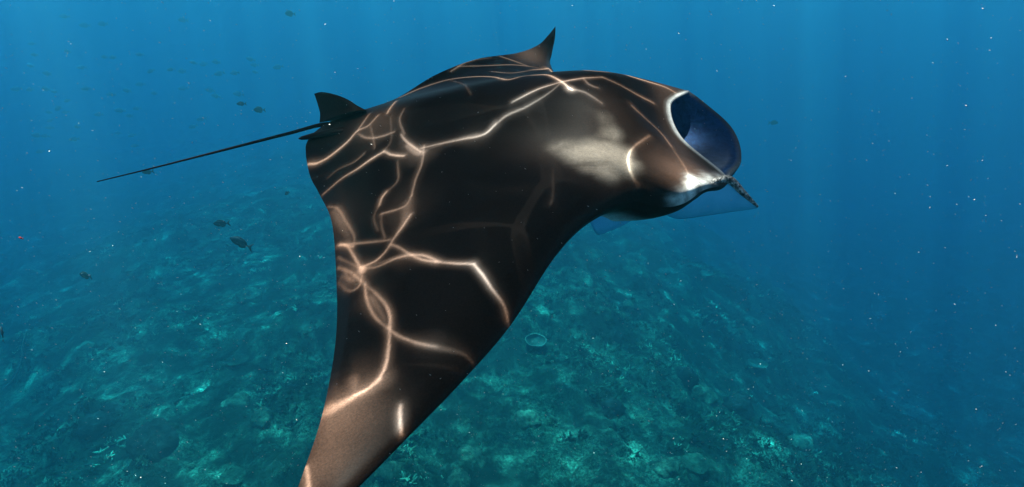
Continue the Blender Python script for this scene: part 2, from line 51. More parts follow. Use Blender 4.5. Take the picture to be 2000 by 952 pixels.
LIGHT_STROKES = [[-1,[[-0.814,2.458,0.0035,5.77],[-0.802,2.452,0.0035,7.17],[-0.79,2.446,0.0035,8.66],[-0.778,2.442,0.0035,10.16],[-0.764,2.441,0.0036,11.39],[-0.75,2.441,0.0037,11.74],[-0.735,2.443,0.0036,11.82],[-0.719,2.447,0.0035,11.64],[-0.7,2.455,0.0035,11.21],[-0.681,2.465,0.0035,10.55],[-0.665,2.477,0.0035,9.72],[-0.653,2.489,0.0035,8.78],[-0.644,2.502,0.0035,7.79],[-0.635,2.513,0.0035,6.83],[-0.623,2.519,0.0035,5.97],[-0.611,2.52,0.0035,5.26],[-0.599,2.52,0.0035,4.76],[-0.587,2.525,0.0035,4.24],[-0.577,2.537,0.0035,3.9],[-0.567,2.552,0.0035,3.77],[-0.558,2.57,0.0035,3.76]]],[1,[[-0.814,2.458,0.0062,4.11],[-0.8,2.452,0.0063,5.55],[-0.787,2.447,0.0061,5.18],[-0.773,2.441,0.0058,3.35]]],[-1,[[-0.725,2.291,0.0035,3.8],[-0.71,2.296,0.0035,3.86],[-0.695,2.302,0.0035,4.03],[-0.681,2.31,0.0035,4.4],[-0.667,2.317,0.0035,4.73],[-0.653,2.322,0.0035,5.21],[-0.639,2.327,0.0035,5.9],[-0.626,2.33,0.0035,6.75],[-0.613,2.334,0.0035,7.7],[-0.601,2.339,0.0035,8.69],[-0.589,2.345,0.0035,9.64],[-0.578,2.351,0.0035,10.48],[-0.568,2.356,0.0035,11.15],[-0.557,2.361,0.0035,11.61],[-0.546,2.365,0.0035,11.56],[-0.536,2.369,0.0035,10.44],[-0.525,2.372,0.0035,9.12],[-0.515,2.376,0.0035,7.69]]],[1,[[-0.515,2.376,0.0035,5.98],[-0.502,2.364,0.0035,9.41],[-0.49,2.352,0.0035,10.78],[-0.474,2.342,0.0035,11.86],[-0.457,2.333,0.0035,12.51],[-0.438,2.325,0.0035,9.54]]],[-1,[[-0.522,2.559,0.0035,5.49],[-0.519,2.58,0.0035,7.59],[-0.515,2.608,0.0035,7.24],[-0.511,2.649,0.0035,6.77],[-0.515,2.753,0.0035,4.38]]],[1,[[-0.505,2.53,0.0047,0.67],[-0.502,2.504,0.0053,0.74],[-0.499,2.482,0.0058,0.75],[-0.497,2.461,0.0061,0.7],[-0.494,2.437,0.0062,0.69],[-0.493,2.415,0.0061,0.73],[-0.497,2.4,0.0057,0.8],[-0.505,2.391,0.0052,0.8],[-0.514,2.382,0.0046,0.73]]],[-1,[[-0.582,2.519,0.0053,0.81],[-0.576,2.497,0.0052,1.28],[-0.569,2.475,0.0049,1.49],[-0.563,2.453,0.0045,1.67],[-0.557,2.428,0.004,1.8],[-0.552,2.404,0.0035,1.41]]],[1,[[-0.46,2.307,0.0046,1.28],[-0.456,2.282,0.0039,1.61],[-0.452,2.256,0.0035,1.77],[-0.448,2.232,0.0035,1.7],[-0.448,2.211,0.0035,1.59],[-0.454,2.197,0.0035,1.45],[-0.462,2.188,0.0035,1.3],[-0.472,2.18,0.0035,1.02],[-0.482,2.171,0.0035,0.71]]],[-1,[[-0.482,2.171,0.0035,6.94],[-0.49,2.159,0.0035,8.57],[-0.496,2.147,0.0035,7.52],[-0.498,2.132,0.0035,6.75],[-0.499,2.116,0.0035,4.46]]],[1,[[-0.458,2.43,0.0035,3.82],[-0.451,2.416,0.0035,5.77],[-0.443,2.402,0.0035,7.04],[-0.432,2.386,0.0035,8.01],[-0.416,2.366,0.0035,8.99],[-0.397,2.344,0.0036,9.32],[-0.379,2.322,0.0038,7.58]]],[-1,[[-0.431,2.369,0.0146,2.45],[-0.414,2.347,0.0161,3.48],[-0.398,2.326,0.0171,3.56],[-0.385,2.315,0.0176,3.48],[-0.376,2.315,0.0176,3.26],[-0.368,2.315,0.0169,2.21]]],[1,[[-0.38,2.339,0.0045,4.54],[-0.365,2.339,0.0043,4.48],[-0.35,2.338,0.004,4.33],[-0.335,2.338,0.0036,4.17],[-0.319,2.338,0.0035,3.87],[-0.303,2.337,0.0035,3.61],[-0.285,2.336,0.0035,3.55],[-0.266,2.335,0.0035,3.7],[-0.248,2.334,0.0035,4.05],[-0.231,2.334,0.0035,4.57],[-0.214,2.333,0.0035,5.23],[-0.197,2.331,0.0035,5.97],[-0.18,2.331,0.0035,6.75],[-0.166,2.332,0.0035,7.51],[-0.153,2.335,0.0035,8.19],[-0.143,2.34,0.0036,8.43],[-0.134,2.346,0.004,8.02],[-0.126,2.352,0.0043,7.39],[-0.117,2.357,0.0045,6.58]]],[-1,[[-0.356,2.326,0.0156,0.46],[-0.341,2.328,0.0132,0.61],[-0.327,2.331,0.0109,0.8],[-0.312,2.333,0.0091,0.94],[-0.298,2.336,0.0079,1.07],[-0.283,2.337,0.0074,1.2],[-0.268,2.338,0.0077,1.32],[-0.252,2.338,0.0088,1.43],[-0.235,2.337,0.0106,1.51],[-0.219,2.336,0.0127,1.53],[-0.202,2.335,0.0151,1.34],[-0.186,2.334,0.0175,1.11]]],[1,[[-0.117,2.357,0.0035,2.84],[-0.108,2.361,0.0035,3.33],[-0.1,2.365,0.0035,3.79],[-0.092,2.369,0.0035,4.17],[-0.082,2.373,0.0035,4.23],[-0.069,2.376,0.0035,4.06],[-0.054,2.378,0.0035,3.8],[-0.038,2.38,0.0035,3.49],[-0.02,2.382,0.0035,3.14],[-0.002,2.386,0.0038,2.78],[0.016,2.392,0.004,2.43],[0.037,2.4,0.004,2.12],[0.057,2.409,0.0039,1.88],[0.075,2.42,0.0037,1.72],[0.089,2.43,0.0035,1.64],[0.1,2.44,0.0035,1.61],[0.11,2.451,0.0035,1.57],[0.118,2.463,0.0035,1.58],[0.128,2.476,0.0035,1.61]]],[-1,[[-0.369,2.347,0.0035,3.76],[-0.37,2.326,0.0035,3.95],[-0.369,2.304,0.0036,4.0],[-0.37,2.282,0.0042,3.65],[-0.371,2.261,0.0047,3.2],[-0.374,2.242,0.005,2.86],[-0.378,2.225,0.0052,2.66],[-0.382,2.208,0.0052,2.61],[-0.386,2.19,0.005,2.71],[-0.388,2.17,0.0047,2.96],[-0.39,2.149,0.0042,3.2],[-0.392,2.128,0.0036,3.18],[-0.394,2.108,0.0035,3.09]]],[1,[[-0.391,2.119,0.0035,1.39],[-0.395,2.105,0.0035,1.82],[-0.399,2.091,0.0036,2.32],[-0.404,2.081,0.0036,2.63],[-0.41,2.075,0.0035,3.02],[-0.417,2.072,0.0035,3.44],[-0.428,2.071,0.0035,3.86],[-0.445,2.071,0.0035,4.27],[-0.466,2.073,0.0035,4.02],[-0.487,2.075,0.0035,3.46]]],[-1,[[-0.404,2.081,0.0355,1.11],[-0.404,2.063,0.0331,1.49],[-0.404,2.045,0.0299,1.76],[-0.404,2.028,0.0261,1.81],[-0.406,2.013,0.022,1.82],[-0.409,1.999,0.0182,1.78],[-0.414,1.986,0.015,1.71],[-0.419,1.974,0.0127,1.42],[-0.424,1.961,0.0116,1.04]]],[1,[[-0.388,2.029,0.0035,6.5],[-0.395,2.015,0.0035,6.72],[-0.402,2.002,0.0035,6.73],[-0.408,1.989,0.0035,6.55],[-0.415,1.977,0.0035,5.76],[-0.422,1.966,0.0035,5.05],[-0.428,1.955,0.0035,4.51],[-0.435,1.942,0.0035,4.18],[-0.44,1.928,0.0035,4.09],[-0.447,1.914,0.0035,4.24],[-0.453,1.903,0.0035,4.62],[-0.461,1.894,0.0035,5.2],[-0.469,1.886,0.0035,5.95],[-0.478,1.88,0.0035,6.76],[-0.491,1.877,0.0035,6.92],[-0.505,1.876,0.0035,6.89],[-0.518,1.875,0.0035,6.63]]],[-1,[[-0.487,2.075,0.0035,0.77],[-0.485,2.058,0.0035,1.02],[-0.483,2.042,0.0035,1.16],[-0.48,2.024,0.0035,1.28],[-0.475,2.004,0.0035,1.45],[-0.468,1.984,0.0035,1.56],[-0.461,1.963,0.0035,1.34]]],[1,[[-0.691,2.214,0.0035,1.97],[-0.676,2.204,0.0035,2.58],[-0.661,2.194,0.0035,3.21],[-0.646,2.175,0.0035,3.45],[-0.63,2.147,0.0035,3.55],[-0.615,2.115,0.0036,3.56],[-0.6,2.087,0.0036,3.5],[-0.584,2.058,0.0035,3.36],[-0.572,2.033,0.0035,3.16],[-0.565,2.014,0.0035,2.84],[-0.563,1.999,0.0035,2.2],[-0.562,1.984,0.0035,1.64]]],[-1,[[-0.658,2.177,0.0273,1.68],[-0.645,2.151,0.0286,1.96],[-0.633,2.125,0.029,2.02],[-0.621,2.101,0.0283,1.8],[-0.61,2.079,0.0267,1.59],[-0.602,2.06,0.0243,1.39],[-0.594,2.043,0.0214,1.22],[-0.587,2.027,0.0182,0.96],[-0.58,2.011,0.0151,0.71]]],[1,[[-0.614,2.016,0.0035,4.35],[-0.607,2.011,0.0035,5.15],[-0.6,2.008,0.0035,5.79],[-0.593,2.002,0.0035,6.12],[-0.582,1.988,0.0035,6.77],[-0.569,1.965,0.0035,7.68],[-0.554,1.935,0.0035,8.79],[-0.538,1.904,0.0035,8.91],[-0.523,1.875,0.0035,7.99]]],[-1,[[-0.62,2.02,0.0035,4.79],[-0.6,2.005,0.0035,7.58],[-0.581,1.99,0.0035,8.32],[-0.562,1.976,0.0035,6.33]]],[1,[[-0.614,2.014,0.0035,4.71],[-0.6,2.006,0.0035,5.28],[-0.587,2.0,0.0035,5.66],[-0.572,1.992,0.0035,5.39],[-0.556,1.985,0.0035,4.83],[-0.534,1.977,0.0035,4.26],[-0.508,1.967,0.0035,3.72],[-0.484,1.959,0.0035,3.26],[-0.466,1.953,0.0035,2.9],[-0.455,1.95,0.0035,2.68],[-0.449,1.949,0.0035,2.49],[-0.445,1.948,0.0035,2.24],[-0.44,1.947,0.0035,2.06]]],[-1,[[-0.437,1.926,0.0035,3.77],[-0.428,1.918,0.0035,4.06],[-0.418,1.91,0.0035,4.43],[-0.407,1.899,0.0035,4.51],[-0.394,1.884,0.0035,4.75],[-0.379,1.867,0.0035,5.25],[-0.365,1.853,0.0035,5.95],[-0.351,1.84,0.0035,6.81],[-0.336,1.828,0.0035,7.77],[-0.322,1.82,0.0035,8.57],[-0.308,1.813,0.0035,8.18],[-0.295,1.807,0.0035,7.45]]],[1,[[-0.295,1.807,0.0035,3.35],[-0.282,1.802,0.0035,4.68],[-0.27,1.797,0.0035,6.03],[-0.258,1.793,0.0035,6.63],[-0.246,1.789,0.0035,7.13],[-0.234,1.785,0.0035,7.51],[-0.223,1.783,0.0035,7.73],[-0.212,1.781,0.0035,7.79],[-0.201,1.779,0.0035,6.67],[-0.19,1.777,0.0035,5.22]]],[-1,[[-0.19,1.777,0.0039,9.1],[-0.183,1.766,0.0035,10.07],[-0.175,1.754,0.0035,10.75],[-0.167,1.743,0.0035,11.09],[-0.16,1.731,0.0035,10.19],[-0.152,1.718,0.0035,9.13],[-0.145,1.706,0.0035,8.06],[-0.137,1.696,0.0035,7.04],[-0.129,1.687,0.0035,6.16],[-0.122,1.679,0.0035,5.48],[-0.117,1.672,0.0035,5.05],[-0.114,1.667,0.0035,4.9],[-0.112,1.662,0.0035,5.03],[-0.11,1.656,0.0035,5.42],[-0.109,1.649,0.0036,5.5],[-0.107,1.643,0.0039,5.61],[-0.106,1.639,0.004,5.66]]],[1,[[-0.518,1.872,0.0035,3.2],[-0.506,1.866,0.0035,3.15],[-0.494,1.86,0.0035,3.14],[-0.481,1.855,0.0035,3.24],[-0.466,1.854,0.0035,3.33],[-0.449,1.856,0.0035,3.5],[-0.431,1.86,0.0035,3.86],[-0.415,1.863,0.0035,4.37],[-0.401,1.863,0.0035,5.01],[-0.389,1.863,0.0035,5.71],[-0.377,1.86,0.0035,6.44],[-0.365,1.857,0.0035,7.15],[-0.353,1.852,0.0035,7.77],[-0.341,1.847,0.0035,8.26],[-0.329,1.84,0.0035,8.6],[-0.318,1.832,0.0035,8.43],[-0.307,1.823,0.0035,7.64],[-0.296,1.813,0.0035,6.71],[-0.286,1.804,0.0035,5.69]]],[-1,[[-0.474,1.866,0.0057,0.59],[-0.461,1.866,0.0065,0.85],[-0.447,1.866,0.0078,1.09],[-0.434,1.866,0.0094,1.22],[-0.421,1.865,0.0112,1.34],[-0.409,1.863,0.0129,1.45],[-0.397,1.861,0.0145,1.52],[-0.386,1.859,0.0157,1.4],[-0.375,1.857,0.0163,1.12]]],[1,[[-0.604,1.93,0.0035,4.22],[-0.587,1.911,0.0035,5.29],[-0.57,1.892,0.0035,5.82],[-0.551,1.87,0.0035,5.56],[-0.531,1.844,0.0035,5.19],[-0.513,1.821,0.0035,4.74],[-0.503,1.809,0.0035,4.26],[-0.5,1.803,0.0035,3.34],[-0.497,1.799,0.0035,2.32]]],[-1,[[-0.611,1.97,0.0035,2.52],[-0.598,1.954,0.0035,2.92],[-0.585,1.939,0.0035,2.73],[-0.571,1.923,0.0035,2.45],[-0.556,1.906,0.0035,2.3],[-0.542,1.891,0.0035,2.14],[-0.528,1.877,0.0035,1.69]]],[1,[[-0.592,1.87,0.0035,1.41],[-0.572,1.839,0.0035,2.02],[-0.554,1.81,0.0035,2.6],[-0.538,1.793,0.0035,2.96],[-0.526,1.792,0.0035,3.31],[-0.517,1.797,0.0035,3.65],[-0.512,1.807,0.0035,3.94],[-0.512,1.824,0.0035,3.69],[-0.513,1.841,0.0035,3.03]]],[-1,[[-0.581,1.881,0.0131,1.25],[-0.566,1.862,0.011,1.81],[-0.55,1.844,0.0099,1.81],[-0.536,1.829,0.0099,1.25]]],[1,[[-0.578,1.9,0.0035,1.72],[-0.568,1.879,0.0035,2.14],[-0.558,1.859,0.0035,1.87],[-0.547,1.839,0.0035,1.16]]],[-1,[[-0.523,1.875,0.0123,6.19],[-0.52,1.869,0.014,9.74],[-0.517,1.863,0.0153,11.09],[-0.514,1.857,0.0162,8.98]]],[1,[[-0.498,1.8,0.0035,4.52],[-0.494,1.783,0.0035,5.57],[-0.49,1.766,0.0035,6.55],[-0.486,1.749,0.0035,6.85],[-0.48,1.732,0.0035,6.7],[-0.473,1.714,0.0035,6.41],[-0.465,1.696,0.0035,6.0],[-0.457,1.679,0.0035,5.5],[-0.448,1.663,0.0035,4.94],[-0.438,1.648,0.0035,4.37],[-0.428,1.635,0.0035,3.66],[-0.417,1.622,0.0035,2.78],[-0.406,1.61,0.0035,2.1]]],[-1,[[-0.47,1.742,0.0175,1.55],[-0.46,1.723,0.0149,1.84],[-0.45,1.703,0.0123,1.72],[-0.44,1.685,0.0101,1.5],[-0.432,1.669,0.0084,1.32],[-0.425,1.655,0.0074,1.11],[-0.418,1.641,0.0072,0.78]]],[1,[[-0.497,1.799,0.0035,2.38],[-0.483,1.781,0.0035,2.98],[-0.469,1.764,0.0035,3.81],[-0.456,1.746,0.0035,4.53],[-0.444,1.728,0.0035,5.18],[-0.432,1.71,0.0035,5.9],[-0.422,1.692,0.0035,6.63],[-0.415,1.677,0.0035,7.32],[-0.409,1.661,0.0035,7.91],[-0.405,1.647,0.0035,8.37],[-0.403,1.634,0.0035,8.28],[-0.402,1.621,0.0035,7.28],[-0.401,1.608,0.0035,6.12]]],[-1,[[-0.406,1.61,0.0035,3.14],[-0.398,1.6,0.0035,3.96],[-0.39,1.59,0.0035,4.78],[-0.381,1.581,0.0035,5.11],[-0.372,1.572,0.0035,5.12],[-0.361,1.563,0.0035,5.02],[-0.349,1.555,0.0035,4.81],[-0.337,1.547,0.0035,4.5],[-0.325,1.54,0.0035,4.13],[-0.313,1.534,0.0035,3.72],[-0.301,1.53,0.0035,3.15],[-0.289,1.527,0.0035,2.39],[-0.277,1.524,0.0035,1.78]]],[1,[[-0.325,1.54,0.0113,1.09],[-0.312,1.535,0.0126,1.15],[-0.3,1.53,0.0134,1.16],[-0.287,1.527,0.0139,1.1],[-0.275,1.524,0.0138,0.96],[-0.263,1.521,0.0133,0.85],[-0.251,1.519,0.0123,0.76],[-0.238,1.518,0.011,0.7],[-0.227,1.517,0.0096,0.69],[-0.216,1.516,0.008,0.72],[-0.209,1.514,0.0067,0.79],[-0.203,1.511,0.0056,0.89],[-0.199,1.508,0.0048,0.94],[-0.195,1.506,0.0046,0.94],[-0.191,1.506,0.0049,0.93]]],[-1,[[-0.401,1.608,0.004,4.41],[-0.399,1.591,0.0038,5.21],[-0.397,1.574,0.0035,6.38],[-0.396,1.558,0.0035,7.39],[-0.394,1.542,0.0035,8.4],[-0.394,1.527,0.0035,9.62],[-0.393,1.512,0.0035,10.96],[-0.393,1.497,0.0035,12.32],[-0.394,1.484,0.0035,13.61],[-0.395,1.473,0.0035,14.72],[-0.398,1.464,0.0035,14.93],[-0.401,1.454,0.0035,13.44],[-0.403,1.445,0.0035,11.56]]],[1,[[-0.403,1.445,0.0115,8.45],[-0.41,1.438,0.0096,11.91],[-0.417,1.431,0.008,14.03],[-0.424,1.425,0.0066,14.72],[-0.431,1.421,0.0057,15.1],[-0.439,1.418,0.0054,15.15],[-0.448,1.416,0.0056,13.53],[-0.456,1.414,0.0064,10.08]]],[-1,[[-0.433,1.42,0.0099,8.38],[-0.44,1.417,0.0093,9.78],[-0.447,1.414,0.0096,10.02],[-0.455,1.411,0.0109,8.96],[-0.463,1.408,0.013,7.89],[-0.47,1.405,0.0157,6.89],[-0.479,1.401,0.0186,6.04],[-0.487,1.398,0.0216,4.79],[-0.495,1.394,0.0241,3.54]]],[1,[[-0.456,1.406,0.0149,4.66],[-0.468,1.402,0.0179,5.68],[-0.479,1.397,0.0213,6.25],[-0.49,1.394,0.0247,6.63],[-0.499,1.392,0.0277,7.35],[-0.505,1.39,0.03,8.35],[-0.511,1.391,0.0314,8.7],[-0.518,1.393,0.0317,7.71]]],[-1,[[-0.343,1.366,0.0035,5.86],[-0.343,1.358,0.0036,8.43],[-0.343,1.35,0.0037,10.15],[-0.342,1.342,0.0037,10.9],[-0.341,1.332,0.0036,11.45],[-0.339,1.321,0.0035,11.76],[-0.337,1.31,0.0035,10.76],[-0.335,1.301,0.0035,8.2]]],[1,[[-0.468,1.468,0.0235,1.95],[-0.464,1.456,0.022,2.62],[-0.46,1.445,0.0198,2.44],[-0.455,1.433,0.0173,1.57]]],[-1,[[-0.521,1.242,0.0035,10.84],[-0.517,1.232,0.0035,11.24],[-0.513,1.222,0.0035,11.24],[-0.509,1.21,0.0035,11.89],[-0.505,1.197,0.0035,13.15],[-0.5,1.184,0.0035,13.59],[-0.496,1.171,0.0035,12.09]]],[1,[[-0.054,2.415,0.0035,2.98],[-0.039,2.42,0.0035,3.98],[-0.023,2.425,0.0035,5.12],[-0.007,2.431,0.0035,5.87],[0.008,2.437,0.0035,6.31],[0.024,2.443,0.0035,6.64],[0.039,2.449,0.0035,6.83],[0.054,2.454,0.0039,6.86],[0.069,2.458,0.0043,6.74],[0.084,2.462,0.0045,6.48],[0.098,2.466,0.0046,5.83],[0.113,2.471,0.0046,4.67],[0.128,2.476,0.0043,3.58]]],[-1,[[0.128,2.476,0.0035,7.58],[0.145,2.479,0.0035,9.08],[0.163,2.482,0.0035,9.94],[0.18,2.485,0.0039,9.26],[0.198,2.489,0.0043,8.44],[0.214,2.493,0.0046,7.56],[0.23,2.495,0.0047,6.66],[0.245,2.5,0.0046,5.82],[0.26,2.505,0.0044,4.44],[0.276,2.512,0.004,3.21]]],[1,[[0.276,2.512,0.0043,3.53],[0.289,2.503,0.0046,3.61],[0.302,2.497,0.0047,3.72],[0.315,2.493,0.0046,3.73],[0.329,2.49,0.0044,3.72],[0.343,2.488,0.004,3.92],[0.356,2.486,0.0036,4.33],[0.37,2.486,0.0035,4.91],[0.384,2.486,0.0035,5.62],[0.398,2.488,0.0035,6.41],[0.412,2.491,0.0035,7.23],[0.426,2.494,0.0035,7.52],[0.44,2.498,0.0035,7.16],[0.454,2.5,0.0035,6.53]]],[-1,[[0.032,2.599,0.0041,6.16],[0.051,2.589,0.0037,8.67],[0.069,2.581,0.0035,11.32],[0.086,2.562,0.0035,12.67],[0.101,2.53,0.0035,13.92],[0.115,2.5,0.0035,14.97],[0.128,2.476,0.0035,15.76],[0.137,2.458,0.0035,16.23],[0.144,2.442,0.0035,14.21],[0.151,2.427,0.0035,11.37]]],[1,[[0.147,2.433,0.0035,16.89],[0.151,2.429,0.0035,23.8],[0.155,2.425,0.0035,23.21],[0.159,2.42,0.0035,15.65]]],[-1,[[0.151,2.427,0.0035,3.25],[0.164,2.421,0.0035,3.56],[0.176,2.417,0.0035,3.53],[0.189,2.411,0.0035,3.18],[0.202,2.404,0.0035,2.99],[0.214,2.395,0.0035,2.97],[0.227,2.385,0.0035,3.12],[0.24,2.375,0.0036,3.06],[0.253,2.367,0.0038,2.76]]],[1,[[0.042,3.265,0.0049,4.6],[0.063,3.285,0.0058,5.85],[0.083,3.309,0.0067,7.39],[0.104,3.339,0.0075,9.18],[0.126,3.394,0.0082,10.82],[0.225,2.637,0.0035,12.53],[0.24,2.61,0.0035,11.55],[0.257,2.6,0.0035,10.43],[0.276,2.598,0.0035,9.26],[0.295,2.603,0.0035,7.73],[0.316,2.616,0.0035,6.17]]],[-1,[[0.381,2.647,0.0055,15.42],[0.401,2.63,0.0054,17.57],[0.423,2.628,0.0052,18.25],[0.444,2.629,0.0049,17.41],[0.463,2.631,0.0044,16.26],[0.482,2.634,0.0038,14.86],[0.5,2.637,0.0035,13.32],[0.515,2.638,0.0035,11.76],[0.528,2.637,0.0035,10.28],[0.538,2.634,0.0035,9.0],[0.546,2.63,0.0035,7.51],[0.553,2.626,0.0035,6.06],[0.56,2.622,0.0035,5.04]]],[1,[[0.362,2.412,0.005,4.66],[0.371,2.408,0.0045,4.76],[0.38,2.405,0.0039,4.75],[0.389,2.403,0.0035,4.44],[0.399,2.399,0.0035,3.99],[0.409,2.396,0.0035,3.74],[0.421,2.393,0.0035,3.71],[0.432,2.388,0.0035,3.89],[0.443,2.382,0.0035,4.28],[0.451,2.374,0.0035,4.85],[0.458,2.364,0.0035,5.55],[0.463,2.352,0.0035,5.95],[0.468,2.34,0.0038,5.89],[0.473,2.33,0.0043,5.61]]],[-1,[[0.473,2.33,0.0035,1.75],[0.479,2.315,0.0035,2.4],[0.485,2.297,0.0035,3.14],[0.491,2.279,0.0035,3.6],[0.495,2.262,0.0035,4.09],[0.498,2.247,0.0035,4.59],[0.5,2.233,0.0035,5.05],[0.501,2.222,0.0035,5.45],[0.503,2.213,0.0035,5.0],[0.505,2.205,0.0035,4.19]]],[1,[[0.401,2.32,0.0035,3.95],[0.38,2.298,0.0035,4.76],[0.361,2.278,0.0035,5.51],[0.343,2.261,0.0035,5.96],[0.33,2.245,0.0035,5.83],[0.319,2.23,0.0035,5.57],[0.312,2.215,0.0037,5.2],[0.306,2.199,0.004,4.76],[0.301,2.18,0.0042,4.27],[0.3,2.163,0.0042,3.77],[0.3,2.15,0.004,3.3],[0.303,2.142,0.0038,2.89],[0.309,2.136,0.0035,2.37],[0.316,2.131,0.0035,1.92],[0.323,2.129,0.0035,1.61]]],[-1,[[-0.54,2.955,0.0037,5.81],[-0.522,2.975,0.0044,5.55],[-0.505,2.992,0.0049,5.21],[-0.486,3.006,0.0054,4.83],[-0.465,3.02,0.0056,4.49],[-0.442,3.032,0.0057,4.26],[-0.416,3.048,0.0056,4.14],[-0.388,3.065,0.0053,4.1],[-0.36,3.082,0.0048,4.29],[-0.332,3.095,0.0042,4.71],[-0.304,3.102,0.0036,5.32],[-0.274,3.105,0.0035,6.09],[-0.246,3.106,0.0035,6.96],[-0.22,3.104,0.0035,7.86],[-0.197,3.101,0.0035,8.73],[-0.177,3.095,0.0035,9.5],[-0.158,3.085,0.0035,10.12],[-0.141,3.072,0.0035,10.55],[-0.125,3.055,0.0035,10.75],[-0.111,3.026,0.0038,10.71],[-0.089,2.643,0.0038,10.44],[-0.078,2.605,0.0042,9.94],[-0.067,2.587,0.0046,9.26],[-0.056,2.583,0.0048,8.45],[-0.045,2.586,0.0048,7.57],[-0.033,2.594,0.0047,6.67],[-0.022,2.604,0.0045,5.61],[-0.011,2.607,0.0041,4.65],[0.0,2.606,0.0036,3.91],[0.011,2.604,0.0035,3.4],[0.022,2.601,0.0035,3.1],[0.032,2.599,0.0035,2.98]]],[1,[[-0.303,3.26,0.0047,1.4],[-0.286,3.268,0.0048,1.68],[-0.268,3.275,0.0046,2.07],[-0.251,3.282,0.0044,2.58],[-0.233,3.29,0.004,3.07],[-0.214,3.296,0.0035,3.49],[-0.194,3.302,0.0035,3.92],[-0.171,3.305,0.0035,4.32],[-0.147,3.31,0.0035,4.66],[-0.121,3.317,0.0035,4.92],[-0.096,3.325,0.0035,5.08],[-0.072,3.332,0.0035,5.13],[-0.049,3.338,0.0035,5.07],[-0.028,3.34,0.0035,4.89],[-0.009,3.34,0.0035,4.62],[0.01,3.339,0.0035,4.11],[0.028,3.337,0.0037,3.39],[0.046,3.337,0.0042,2.72],[0.064,3.34,0.0046,2.13]]],[-1,[[-0.109,3.473,0.0036,2.66],[-0.09,3.46,0.0035,3.67],[-0.071,3.442,0.0035,4.22],[-0.052,3.424,0.0035,4.31],[-0.033,3.406,0.0035,4.32],[-0.015,3.386,0.0035,4.22],[0.003,3.366,0.0035,3.68],[0.021,3.345,0.0035,2.67]]],[1,[[-0.325,3.069,0.0035,0.95],[-0.303,3.037,0.0035,1.14],[-0.281,2.999,0.0035,1.08],[-0.258,2.915,0.0035,0.95],[-0.222,2.602,0.0035,0.83],[-0.21,2.546,0.0035,0.69],[-0.201,2.51,0.0035,0.46]]],[-1,[[0.058,2.132,0.0035,0.16],[0.055,2.099,0.0035,0.2],[0.052,2.067,0.0035,0.24],[0.05,2.041,0.0035,0.26],[0.047,2.02,0.0039,0.3],[0.044,2.006,0.0044,0.34],[0.042,1.997,0.0048,0.39],[0.039,1.99,0.0051,0.39],[0.036,1.982,0.0052,0.34]]],[1,[[-0.625,2.498,0.0035,2.43],[-0.613,2.486,0.0035,3.26],[-0.602,2.474,0.0035,4.02],[-0.589,2.465,0.0035,4.21],[-0.573,2.457,0.0035,4.31],[-0.556,2.452,0.0035,4.32],[-0.538,2.449,0.0035,4.23],[-0.52,2.448,0.0035,4.05],[-0.502,2.449,0.0035,3.3],[-0.484,2.45,0.0035,2.46]]],[-1,[[-0.631,2.516,0.0035,3.32],[-0.622,2.534,0.0035,4.26],[-0.614,2.553,0.0035,3.96],[-0.608,2.572,0.0035,3.53],[-0.603,2.592,0.0035,3.04],[-0.599,2.615,0.0035,1.92]]],[1,[[-0.718,2.352,0.0035,0.81],[-0.707,2.358,0.0035,0.93],[-0.696,2.365,0.0035,1.09],[-0.684,2.37,0.0035,1.16],[-0.67,2.372,0.0035,1.29],[-0.653,2.372,0.0035,1.47],[-0.637,2.372,0.0035,1.68],[-0.623,2.375,0.0035,1.92],[-0.611,2.381,0.0035,2.15],[-0.6,2.389,0.0035,2.03],[-0.589,2.397,0.0035,1.82]]],[-1,[[0.206,2.491,0.0035,1.78],[0.212,2.466,0.0035,2.81],[0.22,2.447,0.0035,3.08],[0.234,2.437,0.0035,3.3],[0.25,2.432,0.0035,2.45]]],[1,[[-0.445,2.427,0.0035,1.95],[-0.454,2.45,0.0035,2.46],[-0.463,2.472,0.0035,2.43],[-0.468,2.494,0.0035,2.21],[-0.466,2.513,0.0035,1.97],[-0.46,2.531,0.0035,1.63],[-0.455,2.554,0.0035,1.07]]],[-1,[[-0.501,2.117,0.0035,0.9],[-0.505,2.103,0.0035,1.08],[-0.51,2.088,0.0035,1.09],[-0.511,2.071,0.0035,1.09],[-0.506,2.051,0.0035,1.16],[-0.498,2.029,0.0035,1.21],[-0.489,2.007,0.0035,1.03]]],[1,[[0.042,3.265,0.0035,1.9],[0.021,3.235,0.0035,2.64],[-0.001,3.206,0.0035,3.39],[-0.022,3.181,0.0035,3.72],[-0.043,3.164,0.0035,3.99],[-0.063,3.159,0.0035,4.19],[-0.084,3.163,0.0035,4.31],[-0.105,3.174,0.0035,4.32],[-0.125,3.186,0.0035,3.69],[-0.146,3.196,0.0035,2.88]]],[-1,[[-0.333,3.198,0.0035,2.01],[-0.319,3.224,0.0035,2.36],[-0.304,3.253,0.0035,2.62],[-0.289,3.281,0.0035,2.44],[-0.274,3.309,0.0035,2.22],[-0.216,3.375,0.0035,1.53],[-0.194,3.393,0.0035,1.34],[-0.171,3.411,0.0035,1.02],[-0.149,3.431,0.0035,0.78]]]]
